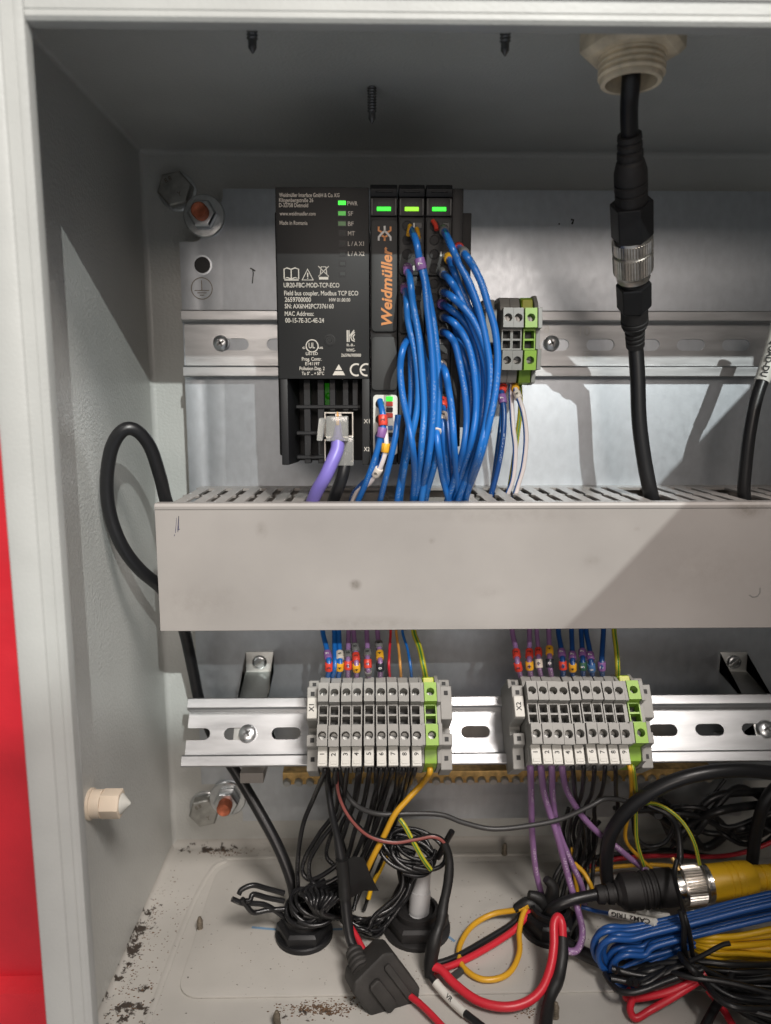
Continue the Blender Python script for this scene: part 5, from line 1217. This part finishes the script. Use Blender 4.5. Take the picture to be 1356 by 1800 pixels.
wire('yellow_wire', 'thin yellow-green wire arching over to the yellow connector', [(1100, 1425, -38), (1140, 1412, -46), (1170, 1420, -52), (1200, 1445, -56), (1220, 1480, -60), (1230, 1520, -60)], 0.95, 'w_ygreen', 'wire', G6)
wire('yellow_wire', 'short orange-yellow wire between the purple wires', [(1004, 1490, -36), (1008, 1520, -38), (1014, 1560, -40), (1020, 1595, -40)], 1.2, 'w_yellow', 'wire', G6)
wire('yellow_wire', 'short yellow wire bending into the black connector', [(1010, 1518, -40), (1025, 1532, -44), (1036, 1550, -48), (1044, 1570, -50)], 1.3, 'w_yellow', 'wire', G6)
wire('yellow_wire', 'yellow wire lying flat behind the black connector', [(1030, 1532, -20), (1080, 1524, -18), (1140, 1520, -16), (1200, 1524, -16), (1250, 1530, -16)], 1.2, 'w_yellow', 'wire', G6)
wire('red_lead', 'thin red wire along the back of the floor on the right', [(1025, 1528, -14), (1060, 1515, -10), (1110, 1507, -8), (1180, 1504, -6), (1250, 1506, -6), (1310, 1498, -6), (1370, 1475, -8)], 1.3, 'w_red')
wire('black_lead', 'thin black cable along the back of the floor on the right', [(1030, 1510, -10), (1100, 1500, -6), (1180, 1494, -4), (1260, 1506, -2), (1330, 1490, -4), (1370, 1462, -6)], 1.5, 'w_cable')
wire('arching_cable', 'thick black cable arching over the right hand tangle', [(1072, 1568, -52), (1066, 1530, -54), (1070, 1480, -58), (1090, 1440, -62), (1130, 1402, -66), (1185, 1373, -68), (1245, 1358, -68), (1310, 1354, -66), (1380, 1362, -62)], 3.6, 'w_cable', 'cable', seg=14)
wire('arching_cable', 'black cable dropping at the far right behind the yellow connector', [(1372, 1375, -40), (1345, 1410, -40), (1330, 1460, -38), (1322, 1520, -38)], 3.4, 'w_cable', 'cable', seg=12)
wire('black_lead', 'thin black wire drooping below the arching cable', [(1080, 1420, -40), (1110, 1430, -36), (1118, 1470, -34), (1140, 1488, -32), (1170, 1480, -32), (1185, 1450, -32), (1180, 1420, -34)], 1.3, 'w_black')
wire('black_lead', 'thin black wire hanging to the zip tie of the metal ring', [(1140, 1415, -44), (1175, 1432, -48), (1192, 1460, -50), (1196, 1500, -54), (1194, 1520, -58)], 1.8, 'w_cable')
wire('black_lead', 'black wire slanting in the dark right corner', [(1275, 1370, -20), (1240, 1415, -20), (1215, 1450, -18), (1180, 1490, -16)], 1.0, 'w_black')
for k in range(7):
    px = 990+k*9
    wire('black_lead', 'black wire knotted in the dark behind the purple wires', [(px+10, 1420+k*4, -30), (px, 1460, -28-k), (px+6-k, 1500, -30), (px-14+k*2, 1540, -34), (px-30+k*4, 1585, -40)], 1.2, 'w_black', 'wire', 'dark knot behind the purple wires', n=5)
for k in range(9):
    u = random.uniform
    wire('dark_cable', 'black cable in the dark tangle behind the yellow connector', [(1120+u(0, 60), 1395+u(0, 40), -26+u(-8, 8)), (1160+k*10+u(-15, 15), 1440+u(-20, 20), -22+u(-8, 8)), (1180+k*16+u(-20, 20), 1480+u(-20, 15), -20+u(-8, 8)), (1210+k*18+u(-20, 20), 1450+u(-40, 40), -22+u(-8, 8)), (1260+k*14+u(-20, 20), 1400+u(-20, 60), -24+u(-8, 8)), (1370, 1400+k*12+u(-10, 10), -26+u(-8, 8))], u(1.2, 2.6), 'w_cable', 'cable', 'dark tangle behind the yellow connector', n=6)
wire('gland_lead', 'black cable bending out of the right gland into the black connector', [Vector((g3.x, g3.y, 6)), (962, 1618, -58), (975, 1596, -62), (1005, 1582, -62), (1055, 1571, -60)], [3.2, 3.4, 3.0, 3.0, 2.9], 'w_cable', 'cable', seg=12)
for k, (a, b, c_) in enumerate((((905, 1598), (928, 1588), (950, 1600)), ((960, 1545), (972, 1560), (968, 1590)), ((930, 1572), (948, 1580), (960, 1598)))):
    wire('tape_wrap', ('torn black tape end left of the right gland', 'crumpled black tape above the right gland', 'frayed black tape beside the right gland')[k], [(*a, -52), (*b, -52), (*c_, -52)], [2.2, 3.4, 4.2], 'tape', 'tape', seg=8)
# big round connector
J0, J1 = P(1050, 1573, -60), P(1372, 1539, -60)
jx = (J1-J0).normalized(); JL = (J1-J0).length
def jf(px): return (px-1050)/(1372-1050)*JL
cn = thing('round_connector', 'black cable connector screwed to the yellow one with a knurled metal ring', 'connector', J0)
def js(prof, m, name, seg=32): return MB().lathe([(r, jf(p)) for r, p in prof], J0, jx, seg).build(name, m, cn, smooth=32)
js([(3.6, 1048), (4.6, 1050), (5.0, 1060), (4.2, 1061), (4.2, 1066), (5.2, 1067), (5.6, 1076), (4.8, 1077), (4.8, 1081), (6.0, 1083), (7.0, 1090)], 'black_matt', 'strain_relief')
js([(7, 1088), (9.2, 1095), (9.4, 1123), (8.8, 1125), (8.8, 1128), (9.5, 1130), (9.5, 1134), (8.8, 1136), (8.8, 1139), (9.6, 1141), (9.6, 1145), (8.8, 1147), (8.8, 1150), (9.7, 1152), (9.7, 1183)], 'black_matt', 'black_body')
js([(8.6, 1183), (8.7, 1184), (8.7, 1197), (8.4, 1198)], 'chrome', 'thin_ring')
js([(9.8, 1197), (10.0, 1199), (10.0, 1232), (9.8, 1234)], 'knurl', 'knurled_ring')
jx_, jy_, jz_ = basis(jx); mb = MB()
for k in range(44):
    a = 2*math.pi*k/44; c = J0+jx_*(9.95*math.cos(a))+jy_*(9.95*math.sin(a)); tx = -jx_*math.sin(a)+jy_*math.cos(a); rd = jx_*math.cos(a)+jy_*math.sin(a)
    vs = [c+jz_*h+tx*s+rd*o for h in (jf(1200), jf(1231)) for s, o in ((-0.5, 0), (0, 0.6), (0.5, 0))]
    mb.add(vs, [(0, 1, 4, 3), (1, 2, 5, 4), (0, 2, 1), (3, 4, 5)])
o = mb.build('knurling', 'knurl', cn, smooth=0); o['kind'] = 'stuff'
js([(9.2, 1234), (10.0, 1236), (10.0, 1239), (9.2, 1241), (9.3, 1246)], 'chrome', 'end_ring')
yc = thing('yellow_connector', 'dirty yellow moulded connector at the right edge', 'connector', J0+jx*jf(1300))
def ys(prof, name): return MB().lathe([(r, jf(p)) for r, p in prof], J0, jx, 32).build(name, 'w_byellow', yc, smooth=32)
ys([(9.0, 1243), (9.3, 1247), (9.3, 1275), (9.1, 1276), (9.1, 1278), (9.4, 1279), (9.4, 1286), (9.1, 1287), (9.1, 1289), (9.5, 1290), (9.5, 1298), (9.2, 1299), (9.2, 1301), (9.4, 1302), (9.0, 1318), (7.2, 1326), (6, 1327)], 'body')
ys([(6.4, 1322), (6.4, 1335), (5.8, 1336), (5.8, 1339), (6.3, 1340), (6.2, 1352), (5.6, 1353), (5.6, 1356), (6.1, 1357), (6, 1380)], 'strain_relief')
wire('zip_tie', 'black zip tie round the connector and the blue bundle', [(1190, 1512, -66), (1186, 1540, -72), (1196, 1580, -86), (1204, 1610, -98), (1212, 1640, -99), (1218, 1680, -96)], 1.2, 'black', 'zip tie')
wire('zip_tie', 'second black zip tie beside the first one round the blue bundle', [(1196, 1600, -97), (1203, 1630, -99), (1202, 1660, -99), (1208, 1690, -95)], 1.4, 'black', 'zip tie')
wire('zip_tie', 'black zip tie cinching the black bundle at the lower right', [(1196, 1678, None, 22), (1206, 1694, None, 25), (1222, 1708, None, 24), (1236, 1720, None, 18)], 1.6, 'black', 'zip tie')
wire('zip_tie', 'loose zip tie tail sticking out right of the blue bundle', [(1214, 1690, None, 26), (1235, 1680, None, 30), (1268, 1662, None, 36), (1284, 1658, None, 38)], 1.1, 'black', 'zip tie')
wire('brown_stub', 'small yellow-brown wire end above the knurled ring', [(1182, 1508, -62), (1188, 1518, -64), (1194, 1530, -66)], 1.4, 'brass')
# blue hank
GB = 'blue wires of the tied bundle at the lower right'
for k in range(8):
    b = k*7.5; yy = -66-(k % 3)*2.2
    hx, hy = (1048, 1042, 1060, 1054, 1074, 1068, 1082, 1076)[k]+random.uniform(-3, 3), 1634+k*7
    yy = -88-(k % 4)*2.4
    wire('bundle_wire', 'blue wire in the tied bundle below the yellow connector', [(1380, 1566+b*0.8, yy), (1300, 1584+b*0.8, yy), (1220, 1606+b*0.75, yy), (1150, 1622+b*0.8, yy-1), (hx+58, hy-4, yy-2), (hx+24, hy-4, yy-3), (hx+5, hy+8, yy-2), (hx, hy+28, yy), (hx+10, hy+48, yy+1), (hx+36, hy+50, yy+1), (1130, 1676+b*0.55+random.uniform(-5, 5), yy+2), (1180, 1660+b*0.4+random.uniform(-5, 5), yy+4), (1240, 1640+b*0.3, yy+6)], 1.5, 'w_bundle', 'wire', GB, n=6)
wire('blue_lead', 'single dark blue wire running into the white TRIG sleeve', [(1022, 1594, -54), (1050, 1602, -58), (1080, 1608, -75), (1120, 1616, -84), (1160, 1626, -90), (1210, 1625, -86)], 1.1, 'w_bundle')
t = thing('printed_sleeve', 'white wire sleeve printed CAM2 TRIG, reading upside down', 'label', P(1115, 1612, -69))
a, b = P(1074, 1606, -74), P(1153, 1622, -92); dv = (b-a).normalized()
MB().tube([a, a.lerp(b, .5), b], 2.0, 14).build('sleeve', 'tag_white', t, smooth=60)
vw = (CAM-a); vw = (vw-dv*vw.dot(dv)).normalized(); upv = vw.cross(dv)
text('CAM2 TRIG', b.lerp(a, 0.06)+vw*2.35+upv*0.95, -dv, -upv, width=(b-a).length*0.86, height=2.1, m='print_black', parent=t, bold=0.02)
t2 = P(1125, 1590, -66); wire('blank_sleeve', 'white sleeve half hidden under the black connector', [(1118, 1598, -60), (1150, 1606, -62), (1176, 1612, -63)], 2.2, 'tag_white', 'label')
GYB = 'yellow wires of the bundle at the right edge'
for k in range(6):
    wire('bundle_wire', 'yellow wire in the bundle under the blue one at the right edge', [(1215, 1648+k*3, -88), (1250, 1647+k*7, -94), (1300, 1643+k*8+random.uniform(-3, 3), -94+(k % 2)*3), (1380, 1628+k*13, -94+(k % 3)*2)], 1.5, 'w_byellow', 'wire', GYB, n=6)
GK = 'black wires of the tied bundle at the lower right'
for k in range(14):
    y0 = 1662+k*6.5
    wire('bundle_wire', 'black wire in the tied bundle at the lower right', [(1085+random.uniform(-20, 40), 1700+random.uniform(0, 30), None, 8+random.uniform(-3, 8)), (1140+random.uniform(-15, 15), 1695+random.uniform(0, 36), None, 12+random.uniform(-4, 6)), (1205+random.uniform(-8, 8), 1690+random.uniform(0, 26), None, 17+random.uniform(-4, 4)), (1285+random.uniform(-12, 12), 1696+k*6+random.uniform(-10, 10), None, 13+random.uniform(-6, 8)), (1380, 1694+k*9+random.uniform(-12, 12), None, 10+random.uniform(-5, 8))], 1.5, 'w_cable', 'wire', GK, n=6)
wire('bundle_cable', 'thick black cable from the right gland under the blue bundle', [(990, 1655, None, 8), (1030, 1678, None, 7), (1090, 1700, None, 8), (1160, 1708, None, 10), (1260, 1712, None, 12), (1380, 1720, None, 12)], 3.4, 'w_cable', 'cable', seg=12)
wire('black_lead', 'single black wire drooping in front of the red hank', [(1064, 1712, None, 9), (1075, 1730, None, 10), (1095, 1744, None, 12), (1130, 1741, None, 14), (1180, 1722, None, 17), (1235, 1705, None, 20)], 1.5, 'w_cable')
GR = 'red wires of the small hank at the lower right'
for k, ps in enumerate(([(1240, 1712, None, 18), (1190, 1738, None, 13), (1140, 1752, None, 8), (1102, 1755, None, 4), (1108, 1740, None, 5)], [(1232, 1722, None, 16), (1185, 1752, None, 10), (1145, 1775, None, 5), (1118, 1790, None, 3), (1108, 1775, None, 4), (1112, 1755, None, 6)],
                        [(1200, 1702, None, 14), (1160, 1718, None, 11), (1130, 1735, None, 8), (1108, 1752, None, 5)], [(1120, 1705, None, 9), (1124, 1720, None, 8), (1128, 1738, None, 7)], [(1245, 1740, None, 10), (1272, 1775, None, 6), (1292, 1810, None, 4)])):
    wire('bundle_wire', ('uppermost red wire folded back in the small hank', 'lowest red wire with the tight fold near the bottom', 'red wire in the middle of the small hank', 'short red wire standing at the left of the hank', 'red wire leaving the hank towards the bottom edge')[k], ps, 1.7, 'w_red', 'wire', GR, n=7)
wire('black_lead', 'black cable leaving the dark bundle towards the bottom edge', [(1290, 1700, None, 16), (1275, 1740, None, 12), (1255, 1775, None, 8), (1235, 1812, None, 5)], 2.2, 'w_cable', 'cable')
